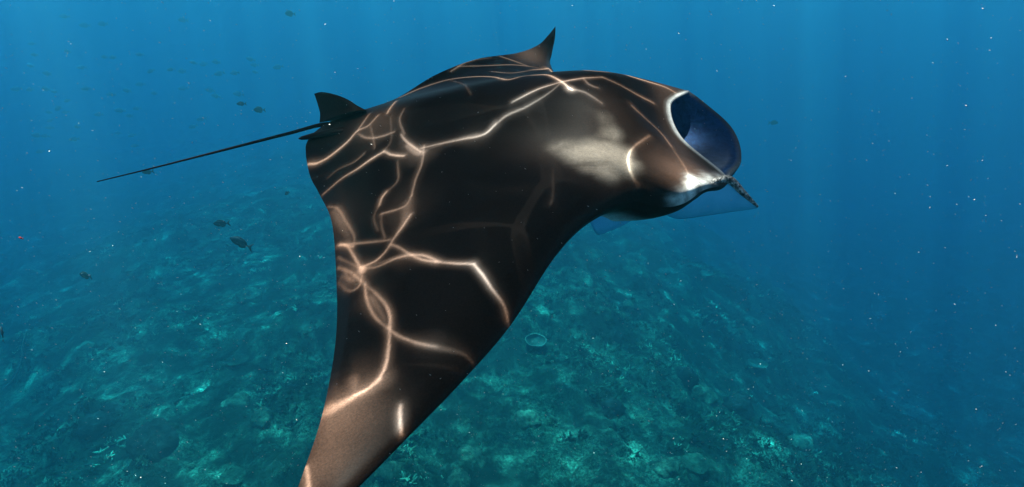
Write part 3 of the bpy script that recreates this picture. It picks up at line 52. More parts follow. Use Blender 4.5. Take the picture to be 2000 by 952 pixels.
LIGHT_POOLS = [[-0.456, 1.304, 0.091, 0.067, -1.9, 1.05], [-0.478, 1.226, 0.051, 0.057, 0, 1.05], [-0.437, 1.369, 0.067, 0.062, -0.4, 0.7], [0.041, 3.546, 0.077, 0.144, 0, 1.22], [0.182, 2.216, 0.174, 0.079, -0.12, 0.46], [0.228, 2.148, 0.113, 0.079, -0.3, 0.18], [0.261, 2.33, 0.103, 0.096, 0, 0.44], [-0.559, 2.524, 0.084, 0.079, 0, 0.61], [0.51, 2.191, 0.1, 0.093, 0, 3.85], [0.507, 2.474, 0.046, 0.179, 0, 0.88], [0.564, 2.628, 0.077, 0.054, 0, 1.05], [-0.494, 1.315, 0.054, 0.136, -0.3, 0.53], [0.083, 2.355, 0.295, 0.146, 0, 0.04]]  # soft bright areas painted into the water sheet
PALE = [[0.158, 2.137, 12.515, 0.053, 0.75], [0.214, 2.106, 12.502, 0.066, 1], [0.272, 2.111, 12.504, 0.069, 1], [0.33, 2.112, 12.501, 0.069, 1.0], [0.361, 2.066, 12.475, 0.055, 1], [0.298, 2.041, 12.46, 0.058, 0.9], [0.233, 2.041, 12.468, 0.042, 0.7], [0.33, 2.188, 12.548, 0.051, 0.7], [0.309, 2.239, 12.593, 0.048, 0.5], [0.259, 2.262, 12.614, 0.041, 0.25], [0.567, 2.063, 12.395, 0.039, 0.6]]
WHITES = [[0.545, 2.046, 12.366, 0.026, 1.3], [0.579, 2.07, 12.379, 0.028, 1.4], [0.592, 2.095, 12.408, 0.023, 0.8], [0.514, 2.034, 12.366, 0.02, 0.9], [0.634, 2.119, 12.389, 0.022, 0.9], [0.661, 2.148, 12.405, 0.026, 0.4], [0.705, 2.189, 12.401, 0.019, 0.5]]
THROAT = [0.12, 2.46, 12.50]
MOUTH_W = 0.05
FISH = [[[-5.727, 13.082, 8.013], 0.537, 172, 24, 0, "dark surgeonfish nosing upward above the reef, with a forked tail, largest of its pair"], [[-6.562, 14.165, 8.044], 0.414, 176, -4, 0, "dark oval fish swimming level just above the larger surgeonfish"], [[-9.612, 13.748, 6.958], 0.345, 165, 8, 1, "dark triangular fish alone above the deep blue edge of the reef"], [[-6.88, 7.972, 8.653], 0.235, 120, 55, 0, "dark fish standing steeply on its tail over the deep reef edge"], [[-8.358, 22.118, 9.23], 0.405, 183, 2, 1, "dark round fish swimming in open water behind the dorsal fin of the manta ray"], [[-7.728, 19.165, 9.907], 0.292, 185, 0, 0, "faint bluish fish beside the dark round fish in open water"], [[-11.351, 35.94, 11.753], 0.574, 178, 4, 1, "faint fish alone in the pale water near the surface"], [[-4.728, 13.447, 8.966], 0.172, 150, -30, 0, "small dark fish diving towards the reef under the tail of the manta ray"], [[-9.85, 17.498, 8.355], 0.359, 176, -6, 0, "faint slender fish just under the tail whip of the manta ray"], [[14.932, 37.943, 5.807], 0.642, 10, 0, 0, "faint fish alone in open water ahead of the manta ray mouth"], [[-2.947, 3.746, 11.598], 0.034, 170, 10, 2, "tiny bright red fish in the open blue water"]]
SCHOOL = [[-29.5, 50.88, 8.19, 0.672, 165, -6], [-42.58, 61.43, 1.57, 0.708, 185, -17], [-38.01, 55.79, 6.47, 0.936, 167, 6], [-35.98, 62.77, 1.8, 1.059, 154, -5], [-32.85, 49.43, 2.39, 0.818, 193, -5], [-43.06, 62.19, 8.3, 0.695, 211, 1], [-28.92, 49.32, 4.56, 0.8, 209, 6], [-37.4, 58.75, 10.76, 0.831, 209, 4], [-38.93, 54.12, 1.72, 0.896, 198, 10], [-26.35, 54.8, 2.28, 0.785, 195, -14], [-35.94, 60.31, 0.64, 0.737, 176, -2], [-22.14, 51.58, 6.93, 0.855, 195, -10], [-33.35, 57.96, 0.89, 0.702, 207, -7], [-28.61, 50.26, 5.89, 0.856, 159, 2], [-35.97, 61.56, 10.01, 0.993, 180, -2], [-33.47, 51.09, 3.01, 0.638, 162, 0], [-41.73, 62.52, 2.15, 0.739, 197, -3], [-41.44, 57.51, -0.44, 0.762, 199, -9], [-23.65, 47.43, 7.69, 0.567, 210, -6], [-34.01, 62.07, 4.74, 0.883, 205, -1], [-35.84, 51.75, 8.29, 0.622, 177, 3], [-26.98, 55.87, 6.62, 0.96, 156, -3], [-32.4, 54.53, 4.95, 0.753, 208, 7], [-32.15, 47.5, 6.19, 0.567, 165, 1], [-35.75, 54.09, 4.5, 0.63, 176, -13], [-38.98, 60.6, 7.78, 0.751, 169, 10], [-24.51, 52.79, 7.63, 0.666, 214, 19], [-27.85, 59.39, 10.44, 0.988, 175, 4], [-39.83, 56.36, 1.2, 0.744, 204, 10], [-32.1, 60.64, 4.16, 0.81, 163, -2], [-45.94, 62.72, 4.22, 1.035, 208, -3], [-40.49, 58.49, 2.85, 0.683, 173, 5], [-30.77, 63.28, 4.22, 0.953, 200, 0], [-20.58, 50.72, 5.55, 0.842, 198, 8], [-19.63, 52.18, 6.99, 0.59, 161, 7], [-28.19, 62.67, 6.48, 1.062, 159, -7], [-28.85, 61.87, 1.61, 0.996, 194, -8], [-17.68, 51.69, 7.4, 0.882, 182, -8], [-38.15, 62.46, 9.85, 0.978, 204, 4], [-34.55, 60.11, -0.51, 0.719, 214, 2], [-42.51, 59.71, 4.59, 0.856, 170, -8], [-38.07, 60.54, 6.42, 0.874, 208, 2], [-28.22, 52.26, 8.26, 0.595, 188, -2], [-41.67, 60.52, 4.55, 1.016, 171, 5], [-20.72, 47.17, 5.94, 0.67, 193, 15], [-21.01, 55.24, 7.65, 0.814, 177, 14], [-35.57, 52.52, 4.15, 0.885, 157, -19], [-32.43, 54.81, 7.84, 0.652, 168, 2], [-42.84, 61.45, 0.9, 0.791, 201, 8], [-35.31, 63.05, 2.38, 0.822, 197, -4], [-32.98, 52.42, 5.7, 0.75, 213, -1], [-27.62, 52.26, 7.02, 0.619, 210, -22], [-28.61, 64.02, 3.95, 1.016, 202, 15], [-36.76, 52.34, 7.45, 0.77, 162, 2], [-22.58, 60.09, 6.68, 0.784, 208, 7], [-33.66, 54.36, 3.36, 0.733, 202, 2], [-20.59, 50.68, 7.09, 0.768, 184, -5], [-20.56, 47.71, 8.18, 0.704, 167, 3]]
CORALS = [["cup", 1.06, 26.85, -2.33, 0.44, 0.86], ["boulder", 0.57, 21.47, -2.53, 0.61, 1.9], ["boulder", 5.5, 19.13, -2.76, 0.47, 0.69], ["boulder", -3.97, 17.41, -1.48, 0.46, 0.36], ["boulder", -22.55, 31.18, -4.88, 0.47, 3.07], ["boulder", 6.41, 33.64, -3.59, 0.41, 5.73], ["boulder", -16.26, 33.96, -3.57, 0.36, 3.84], ["boulder", -9.5, 21.63, -2.48, 0.54, 5.19], ["boulder", -21.33, 33.67, -4.14, 0.49, 2.56], ["boulder", -14.81, 34.0, -3.29, 0.79, 0.51], ["boulder", -1.47, 19.13, -2.42, 0.56, 2.8], ["boulder", -11.54, 23.58, -3.26, 0.62, 1.44], ["boulder", -1.75, 17.61, -2.05, 0.44, 5.02], ["boulder", 22.13, 41.53, -12.07, 0.42, 2.97], ["boulder", 8.51, 25.86, -4.25, 0.73, 3.16], ["boulder", -45.63, 66.67, -10.89, 0.71, 3.37], ["boulder", 13.32, 25.62, -6.77, 0.64, 3.73], ["table", 10.39, 41.83, -5.26, 0.44, 4.03], ["table", 13.7, 43.3, -6.11, 0.51, 1.06], ["table", -21.44, 45.16, -4.12, 0.44, 5.25], ["table", 14.47, 34.25, -7.94, 0.57, 4.11], ["table", 30.13, 65.92, -16.9, 0.41, 1.69], ["table", 6.61, 19.69, -3.26, 0.54, 6.04], ["table", -26.05, 42.11, -5.2, 0.39, 2.07], ["table", -12.9, 27.19, -3.45, 0.51, 5.11], ["table", -9.61, 18.51, -2.81, 0.41, 2.62], ["branch", 26.24, 67.45, -15.79, 0.36, 2.21], ["branch", -23.15, 44.71, -4.0, 0.3, 3.23], ["branch", -22.66, 39.23, -4.63, 0.49, 3.05], ["branch", 5.7, 30.85, -2.96, 0.46, 0.24], ["branch", -5.48, 18.01, -2.04, 0.38, 0.6], ["branch", -11.66, 19.55, -3.21, 0.35, 5.58], ["branch", -8.37, 23.11, -1.68, 0.31, 5.33], ["branch", -1.67, 21.1, -2.39, 0.27, 3.85], ["branch", 5.22, 22.52, -3.22, 0.32, 0.11], ["branch", 1.61, 21.37, -2.54, 0.38, 1.12], ["branch", 10.32, 26.21, -4.95, 0.4, 4.53], ["branch", 11.7, 21.38, -4.97, 0.25, 0.29], ["branch", 28.16, 55.03, -16.17, 0.43, 2.38], ["branch", 6.77, 22.75, -3.44, 0.32, 4.56], ["branch", -27.24, 46.23, -4.61, 0.38, 5.76], ["branch", 44.75, 91.75, -22.03, 0.33, 0.83], ["branch", 14.73, 38.17, -7.69, 0.33, 2.74], ["branch", -23.06, 43.58, -4.53, 0.32, 0.77], ["branch", 34.81, 75.06, -19.19, 0.47, 1.89], ["branch", 38.48, 78.2, -20.32, 0.39, 4.42], ["branch", -17.56, 27.75, -4.12, 0.37, 5.05], ["branch", -15.75, 24.28, -3.79, 0.49, 4.9], ["branch", -7.52, 18.16, -2.05, 0.27, 2.98], ["branch", -11.26, 31.36, -2.46, 0.39, 2.39], ["branch", 6.3, 28.61, -3.35, 0.38, 0.75], ["branch", -13.2, 19.61, -2.89, 0.46, 3.09], ["dark", 4.01, 22.65, -2.81, 0.53, 0.63], ["dark", -17.28, 23.13, -3.97, 0.65, 0.41], ["dark", 18.9, 38.16, -10.64, 0.55, 6.25], ["dark", 7.85, 26.38, -3.66, 0.65, 2.82], ["dark", 17.35, 45.82, -8.71, 0.6, 3.65], ["dark", -17.34, 24.46, -4.15, 0.43, 4.24], ["dark", 4.98, 28.66, -2.91, 0.5, 4.01], ["dark", -13.34, 20.49, -2.91, 1.0, 5.55], ["dark", 10.36, 25.92, -5.12, 0.8, 1.82]]
WHIP = [[-26.737, 29.933, -6.722], [-25.953, 30.064, -5.963], [-25.522, 30.269, -5.011], [-25.332, 30.423, -4.19], [-25.037, 30.528, -3.499]]


# ------------------------------------------------------------------ helpers
def mesh_obj(name, verts, faces, mat, parent=None, smooth=True):
    me = bpy.data.meshes.new(name)
    me.from_pydata([tuple(map(float, v)) for v in verts], [], [tuple(int(i) for i in f) for f in faces])
    if smooth: me.polygons.foreach_set('use_smooth', [True] * len(me.polygons))
    me.update()
    o = bpy.data.objects.new(name, me); C.objects.link(o)
    if mat: me.materials.append(mat)
    if parent: o.parent = parent
    return o
def tri_obj(name, verts, tris, mat):
    me = bpy.data.meshes.new(name); nv, nt = len(verts), len(tris)
    me.vertices.add(nv); me.vertices.foreach_set('co', np.asarray(verts, np.float32).ravel())
    me.loops.add(nt * 3); me.loops.foreach_set('vertex_index', np.asarray(tris, np.int32).ravel())
    me.polygons.add(nt); me.polygons.foreach_set('loop_start', np.arange(0, nt * 3, 3, dtype=np.int32))
    me.update(calc_edges=True); me.materials.append(mat)
    o = bpy.data.objects.new(name, me); C.objects.link(o); return o
def tag(o, label=None, cat=None, group=None, kind=None):
    if label: o['label'] = label
    if cat: o['category'] = cat
    if group: o['group'] = group
    if kind: o['kind'] = kind
    return o
def attr(o, name, vals):
    a = o.data.attributes.new(name, 'FLOAT', 'POINT'); a.data.foreach_set('value', np.asarray(vals, dtype=np.float32))
class NT:
    def __init__(s, name):
        s.m = bpy.data.materials.new(name); s.m.use_nodes = True; s.t = s.m.node_tree; s.t.nodes.clear()
        s.out = s.n('ShaderNodeOutputMaterial')
    def n(s, typ, **kw):
        nd = s.t.nodes.new(typ)
        for k, v in kw.items():
            if k in nd.inputs: s.inp(nd.inputs[k], v)
            else: setattr(nd, k, v)
        return nd
    def inp(s, sock, v):
        if isinstance(v, bpy.types.NodeSocket): s.t.links.new(v, sock)
        else: sock.default_value = v
    def math(s, op, a, b=0.0, c=None, clamp=False):
        nd = s.t.nodes.new('ShaderNodeMath'); nd.operation = op; nd.use_clamp = clamp
        s.inp(nd.inputs[0], a); s.inp(nd.inputs[1], b)
        if c is not None: s.inp(nd.inputs[2], c)
        return nd.outputs[0]
    def mix(s, fac, a, b):
        nd = s.t.nodes.new('ShaderNodeMix'); nd.data_type = 'RGBA'
        s.inp(nd.inputs[0], fac); s.inp(nd.inputs[6], a); s.inp(nd.inputs[7], b)
        return nd.outputs[2]
    def attr(s, name): return s.n('ShaderNodeAttribute', attribute_name=name).outputs['Fac']
    def noise(s, vec, scale, detail=4.0, rough=0.55, dist=0.0):
        nd = s.n('ShaderNodeTexNoise'); s.inp(nd.inputs['Vector'], vec)
        nd.inputs['Scale'].default_value = scale; nd.inputs['Detail'].default_value = detail
        nd.inputs['Roughness'].default_value = rough; nd.inputs['Distortion'].default_value = dist
        return nd.outputs['Fac']
    def ramp(s, fac, stops):
        nd = s.n('ShaderNodeValToRGB'); s.inp(nd.inputs[0], fac)
        while len(nd.color_ramp.elements) < len(stops): nd.color_ramp.elements.new(0.5)
        for e, (p, c) in zip(nd.color_ramp.elements, stops):
            e.position = p; e.color = c if len(c) == 4 else (*c, 1)
        return nd.outputs['Color']
    def pos(s): return s.n('ShaderNodeNewGeometry').outputs['Position']
    def obj(s): return s.n('ShaderNodeTexCoord').outputs['Object']
    def bump(s, h, strength, dist):
        nd = s.n('ShaderNodeBump'); s.inp(nd.inputs['Height'], h)
        nd.inputs['Strength'].default_value = strength; nd.inputs['Distance'].default_value = dist
        return nd.outputs['Normal']
    def surf(s, col, rough=0.6, spec=0.3, normal=None):
        b = s.n('ShaderNodeBsdfPrincipled'); s.inp(b.inputs['Base Color'], col)
        s.inp(b.inputs['Roughness'], rough); s.inp(b.inputs['Specular IOR Level'], spec)
        if normal is not None: s.inp(b.inputs['Normal'], normal)
        s.t.links.new(b.outputs[0], s.out.inputs['Surface']); return b
def C4(r, g, b): return (r, g, b, 1.0)

def vnoise(x, y, seed=0):
    """value noise on arrays, about -1..1"""
    xi = np.floor(x).astype(np.int64); yi = np.floor(y).astype(np.int64)
    xf = x - xi; yf = y - yi
    u = xf * xf * (3 - 2 * xf); v = yf * yf * (3 - 2 * yf)
    def h(a, b):
        n = (a * 374761393 + b * 668265263 + seed * 974711) & 0x7fffffff
        n = ((n ^ (n >> 13)) * 1274126177) & 0x7fffffff
        n = n ^ (n >> 16)
        return (n & 0xffff) / 32767.5 - 1.0
    return (h(xi, yi) * (1 - u) + h(xi + 1, yi) * u) * (1 - v) + (h(xi, yi + 1) * (1 - u) + h(xi + 1, yi + 1) * u) * v
def fbm(x, y, seed=0, oct=5, gain=0.5):
    s = 0; a = 1; f = 1
    for i in range(oct):
        s = s + a * vnoise(x * f + 17.3 * i, y * f - 9.1 * i, seed + i); a *= gain; f *= 2.03
    return s

# ------------------------------------------------------------------ seabed
def ground_z(x, y):
    x = np.asarray(x, float); y = np.asarray(y, float)
    wx = x + 2.5 * fbm(x * .06, y * .06, 31, 3); wy = y + 2.5 * fbm(x * .06 + 9, y * .06, 37, 3)
    ridge = 2.8 * np.exp(-((wx - 0.5 + 0.20 * (wy - 15)) / 16.0) ** 2) * np.exp(-(np.maximum(wy - 44, 0) / 30) ** 2)
    z = -4.6 + ridge - 16.0 / (1 + np.exp(-(wx - 23) / 6.5)) - 7.0 / (1 + np.exp((wx + 31 + .10 * wy) / 7))
    z = z - 0.04 * np.maximum(y - 44, 0)
    z = z + 0.65 * fbm(wx * .16, wy * .16, 3, 3)
    heads = np.clip(fbm(wx * .42, wy * .42, 11, 3) - .12, 0, 1)
    z = z + 0.62 * heads ** 0.7
    z = z + 0.20 * np.abs(fbm(x * 1.3, y * 1.3, 5, 4)) + 0.07 * fbm(x * 4.6, y * 4.6, 8, 3)
    return z

def seabed():
    ny, nx = 480, 520
    t = np.linspace(0, 1, ny); ys = -30 + 148 * (0.38 * t + 0.62 * t ** 3)
    s = np.linspace(-1, 1, nx); xs = 118 * (0.13 * s + 0.87 * np.sign(s) * np.abs(s) ** 3.2)
    X, Y = np.meshgrid(xs, ys)
    Z = ground_z(X, Y)
    v = np.stack([X, Y, Z], -1).reshape(-1, 3)
    i = (np.arange(ny - 1)[:, None] * nx + np.arange(nx - 1)[None]).reshape(-1)
    f = np.stack([i, i + 1, i + nx + 1, i + nx], -1)
    n = NT('reef_rock'); p = n.pos(); grit = n.noise(p, 17.0, 3, .7)
    big = n.noise(p, 0.33, 4, .6); mid = n.noise(p, 1.7, 5, .65, .6); fine = n.noise(p, 6.5, 5, .7, .8)
    patch = n.ramp(n.math('MULTIPLY_ADD', big, .6, n.math('MULTIPLY', mid, .4)), [(.46, (0, 0, 0)), (.64, (1, 1, 1))])
    gr = n.ramp(n.math('MULTIPLY_ADD', fine, .5, n.math('MULTIPLY', grit, .5)), [(.44, (0, 0, 0)), (.62, (1, 1, 1))])
    base = n.mix(n.math('MULTIPLY_ADD', mid, .5, n.math('MULTIPLY', fine, .5)), C4(.002, .006, .004), C4(.018, .042, .021))
    col = n.mix(n.math('MULTIPLY', n.math('MULTIPLY_ADD', patch, .85, .06), gr), base, C4(.19, .41, .21))
    bmp = n.bump(n.math('ADD', mid, n.math('MULTIPLY', fine, .6)), .9, .25)
    n.surf(col, .9, .1, bmp)
    return tag(mesh_obj('seabed', v, f, n.m), kind='structure')
seabed()

# ------------------------------------------------------------------ water surface: flat unseen sheet with a painted pattern that shapes the sunlight
def seg_dist(gx, gy, ax, ay, bx, by):
    dx, dy = bx - ax, by - ay; L = dx * dx + dy * dy + 1e-12
    t = np.clip(((gx - ax) * dx + (gy - ay) * dy) / L, 0, 1)
    return np.hypot(gx - ax - t * dx, gy - ay - t * dy), t
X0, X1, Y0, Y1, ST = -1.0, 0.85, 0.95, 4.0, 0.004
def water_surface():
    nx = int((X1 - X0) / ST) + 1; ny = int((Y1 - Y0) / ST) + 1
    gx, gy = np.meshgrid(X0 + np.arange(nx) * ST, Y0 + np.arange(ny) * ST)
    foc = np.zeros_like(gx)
    # bright lines painted into the sheet, each crest: points (x, y, half width, strength)
    for hand, stroke in LIGHT_STROKES:
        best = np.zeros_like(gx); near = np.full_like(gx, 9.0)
        pts = np.array(stroke)
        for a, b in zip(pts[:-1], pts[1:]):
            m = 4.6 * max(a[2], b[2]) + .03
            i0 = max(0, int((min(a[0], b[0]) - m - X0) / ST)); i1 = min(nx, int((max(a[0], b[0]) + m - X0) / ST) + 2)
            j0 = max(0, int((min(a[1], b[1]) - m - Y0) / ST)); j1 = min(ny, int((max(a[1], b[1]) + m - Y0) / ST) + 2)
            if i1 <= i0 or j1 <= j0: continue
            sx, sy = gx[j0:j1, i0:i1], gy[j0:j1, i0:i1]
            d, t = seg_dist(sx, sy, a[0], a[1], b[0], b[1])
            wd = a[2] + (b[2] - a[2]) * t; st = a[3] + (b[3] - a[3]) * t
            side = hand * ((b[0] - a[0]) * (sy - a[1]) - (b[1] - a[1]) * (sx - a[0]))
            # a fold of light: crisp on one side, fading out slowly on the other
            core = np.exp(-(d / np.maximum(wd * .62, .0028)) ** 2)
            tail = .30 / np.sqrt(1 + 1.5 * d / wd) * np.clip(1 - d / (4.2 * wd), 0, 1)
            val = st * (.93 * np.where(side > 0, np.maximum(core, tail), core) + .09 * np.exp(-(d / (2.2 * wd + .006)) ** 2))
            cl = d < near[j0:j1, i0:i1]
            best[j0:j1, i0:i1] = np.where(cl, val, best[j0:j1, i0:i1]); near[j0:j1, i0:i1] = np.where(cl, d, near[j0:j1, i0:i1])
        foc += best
    for (x, y, rx, ry, ang, st) in LIGHT_POOLS:
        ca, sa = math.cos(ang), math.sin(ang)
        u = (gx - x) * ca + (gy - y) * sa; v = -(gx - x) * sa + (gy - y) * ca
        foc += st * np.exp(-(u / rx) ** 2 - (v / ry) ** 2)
    # faint web of light from computed ripples, traced and put into the sheet colour
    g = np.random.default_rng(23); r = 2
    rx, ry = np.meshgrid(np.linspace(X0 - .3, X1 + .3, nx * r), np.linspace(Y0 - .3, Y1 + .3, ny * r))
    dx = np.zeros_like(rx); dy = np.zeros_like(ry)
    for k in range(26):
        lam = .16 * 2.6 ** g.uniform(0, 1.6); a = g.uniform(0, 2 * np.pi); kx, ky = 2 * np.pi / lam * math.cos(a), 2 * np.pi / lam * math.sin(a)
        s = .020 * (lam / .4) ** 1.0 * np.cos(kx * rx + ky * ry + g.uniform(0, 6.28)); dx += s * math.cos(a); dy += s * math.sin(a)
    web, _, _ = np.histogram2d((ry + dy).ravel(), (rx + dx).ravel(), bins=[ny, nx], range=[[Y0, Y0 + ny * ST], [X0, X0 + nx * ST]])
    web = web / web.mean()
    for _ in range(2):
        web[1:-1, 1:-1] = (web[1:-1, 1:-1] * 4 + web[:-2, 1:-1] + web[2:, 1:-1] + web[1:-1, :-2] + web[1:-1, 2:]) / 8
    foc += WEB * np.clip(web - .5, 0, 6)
    loc = np.ones_like(gx)
    v = np.stack([gx, gy, np.full_like(gx, SURF_Z)], -1).reshape(-1, 3)
    i = (np.arange(ny - 1)[:, None] * nx + np.arange(nx - 1)[None]).reshape(-1)
    f = np.stack([i, i + 1, i + nx + 1, i + nx], -1)
    bx = [-240, -2.4, gx[0, 0], gx[0, -1], 1.5, 240]; by = [-240, -.3, gy[0, 0], gy[-1, 0], 4.7, 240]
    base = len(v); ov = [(x, y, SURF_Z) for y in by for x in bx]; of = []
    onear = [1.0 if (c in (2, 3) and r in (2, 3)) else 0.0 for r in range(6) for c in range(6)]
    for r in range(5):
        for c in range(5):
            if r == 2 and c == 2: continue
            k = base + r * 6 + c; of.append((k, k + 1, k + 7, k + 6))
    V = np.vstack([v, np.array(ov)]); Fc = np.vstack([f, np.array(of)])
    n = NT('water_light_pattern'); p = n.pos()
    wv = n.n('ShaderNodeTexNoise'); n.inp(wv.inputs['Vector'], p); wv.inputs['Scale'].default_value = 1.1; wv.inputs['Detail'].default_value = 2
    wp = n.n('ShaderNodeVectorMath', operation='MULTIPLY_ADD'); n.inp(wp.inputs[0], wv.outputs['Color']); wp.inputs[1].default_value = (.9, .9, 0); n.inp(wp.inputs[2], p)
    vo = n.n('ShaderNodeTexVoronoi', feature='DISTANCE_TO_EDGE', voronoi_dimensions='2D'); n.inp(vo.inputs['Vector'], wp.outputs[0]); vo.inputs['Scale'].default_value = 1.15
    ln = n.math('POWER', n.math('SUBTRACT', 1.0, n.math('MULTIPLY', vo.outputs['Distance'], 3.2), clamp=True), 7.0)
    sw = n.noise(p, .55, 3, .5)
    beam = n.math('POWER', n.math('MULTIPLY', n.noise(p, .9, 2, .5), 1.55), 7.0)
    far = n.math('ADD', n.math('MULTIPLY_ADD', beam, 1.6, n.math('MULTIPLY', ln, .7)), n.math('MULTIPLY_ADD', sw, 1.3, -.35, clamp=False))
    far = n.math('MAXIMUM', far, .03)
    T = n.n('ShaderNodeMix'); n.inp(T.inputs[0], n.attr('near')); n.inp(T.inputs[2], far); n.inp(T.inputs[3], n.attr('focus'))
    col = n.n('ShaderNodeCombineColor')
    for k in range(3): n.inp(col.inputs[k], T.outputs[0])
    tr = n.n('ShaderNodeBsdfTransparent'); n.inp(tr.inputs['Color'], col.outputs[0])  # pattern in the transparent colour stands in for refraction by waves
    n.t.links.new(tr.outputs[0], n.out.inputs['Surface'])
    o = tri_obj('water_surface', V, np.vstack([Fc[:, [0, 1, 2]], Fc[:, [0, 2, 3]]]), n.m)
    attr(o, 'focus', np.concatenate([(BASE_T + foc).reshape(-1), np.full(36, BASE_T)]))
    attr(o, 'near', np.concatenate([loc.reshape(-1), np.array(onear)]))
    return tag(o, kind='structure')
water_surface()

# ------------------------------------------------------------------ the water itself
def haze():
    a, b, z0, z1 = 119.5, 119.5, -36.0, SURF_Z - .03
    v = [(-a, -b, z0), (a, -b, z0), (a, b, z0), (-a, b, z0), (-a, -b, z1), (a, -b, z1), (a, b, z1), (-a, b, z1)]
    f = [(3, 2, 1, 0), (4, 5, 6, 7), (0, 1, 5, 4), (1, 2, 6, 5), (2, 3, 7, 6), (3, 0, 4, 7)]
    n = NT('sea_water')
    pv = n.n('ShaderNodeVolumePrincipled')
    pv.inputs['Color'].default_value = WATER_COL
    pv.inputs['Absorption Color'].default_value = WATER_ABS
    pv.inputs['Density'].default_value = WATER_DENS
    pv.inputs['Anisotropy'].default_value = 0.68
    n.t.links.new(pv.outputs[0], n.out.inputs['Volume'])
    return tag(mesh_obj('haze', v, f, n.m, smooth=False), kind='stuff')
WATER_DENS = 0.155
WATER_COL = C4(.018, .079, .089)
WATER_ABS = C4(.17, .745, .915)
haze()

def catmull(P, n):
    """smooth curve through the rows of P, n samples, even in the row index"""
    P = np.asarray(P, float); m = len(P)
    Q = np.vstack([2 * P[:1] - P[1:2], P, 2 * P[-1:] - P[-2:-1]])
    u = np.linspace(0, m - 1, n); i = np.minimum(u.astype(int), m - 2); t = (u - i)[:, None]
    a, b, c, d = Q[i], Q[i + 1], Q[i + 2], Q[i + 3]
    return .5 * (2 * b + (c - a) * t + (2 * a - 5 * b + 4 * c - d) * t ** 2 + (3 * b - a - 3 * c + d) * t ** 3)
def unit(v): return v / np.maximum(np.linalg.norm(v, axis=-1, keepdims=True), 1e-9)
def grid_faces(nr, nc, base=0, closed=False, flip=False):
    f = []
    for r in range(nr - 1):
        for c in range(nc if closed else nc - 1):
            a = base + r * nc + c; b = base + r * nc + (c + 1) % nc
            q = (a, b, b + nc, a + nc); f.append(q[::-1] if flip else q)
    return f
def tube(path, rad, sides=12, flat=1.0):
    path = np.asarray(path, float); tan = unit(np.gradient(path, axis=0))
    side = unit(np.cross(tan, np.array([0, 0, 1.0]))); up = np.cross(side, tan)
    a = np.arange(sides) / sides * 2 * np.pi
    V = path[:, None] + np.asarray(rad)[:, None, None] * (np.cos(a)[None, :, None] * side[:, None] + flat * np.sin(a)[None, :, None] * up[:, None])
    n = len(path); V = V.reshape(-1, 3)
    F = grid_faces(n, sides, 0, True)
    F.append(tuple(range(sides))[::-1]); F.append(tuple(range((n - 1) * sides, n * sides)))
    return V, F
def sheet(top, bot, th, bulge, n=30, m=12):
    """a thin fleshy flap between two edges, rounded at its rim"""
    A = catmull(np.array(top), n); B = catmull(np.array(bot), n)
    t = np.linspace(0, 1, m)[None, :, None]
    G = A[:, None] * (1 - t) + B[:, None] * t
    w = np.linalg.norm(B - A, axis=1)[:, None, None]
    G = G + np.sin(np.pi * t) * np.array(bulge)[None, None] * w * .35
    du = np.gradient(G, axis=0); dv = np.gradient(G, axis=1); N = unit(np.cross(du, dv))
    u = np.linspace(0, 1, n)[:, None, None]
    k = th * .5 * np.sqrt(np.clip(4 * t * (1 - t), .0, 1)) * np.clip(np.minimum(u, 1 - u) * 8 + .15, 0, 1)
    P1 = (G + N * k).reshape(-1, 3); P2 = (G - N * k).reshape(-1, 3)
    F = grid_faces(n, m) + grid_faces(n, m, n * m, flip=True)
    for r in range(n - 1):
        F.append((r * m, (r + 1) * m, n * m + (r + 1) * m, n * m + r * m))
        F.append((r * m + m - 1, n * m + r * m + m - 1, n * m + (r + 1) * m + m - 1, (r + 1) * m + m - 1))
    for c in range(m - 1):
        F.append((c, n * m + c, n * m + c + 1, c + 1)); q = (n - 1) * m + c
        F.append((q, q + 1, n * m + q + 1, n * m + q))
    return np.vstack([P1, P2]), F
SUB, TN = 10, 52
def foil(t):
    y = .2969 * np.sqrt(t) - .126 * t - .3516 * t ** 2 + .2843 * t ** 3 - .1036 * t ** 4
    return y / .1
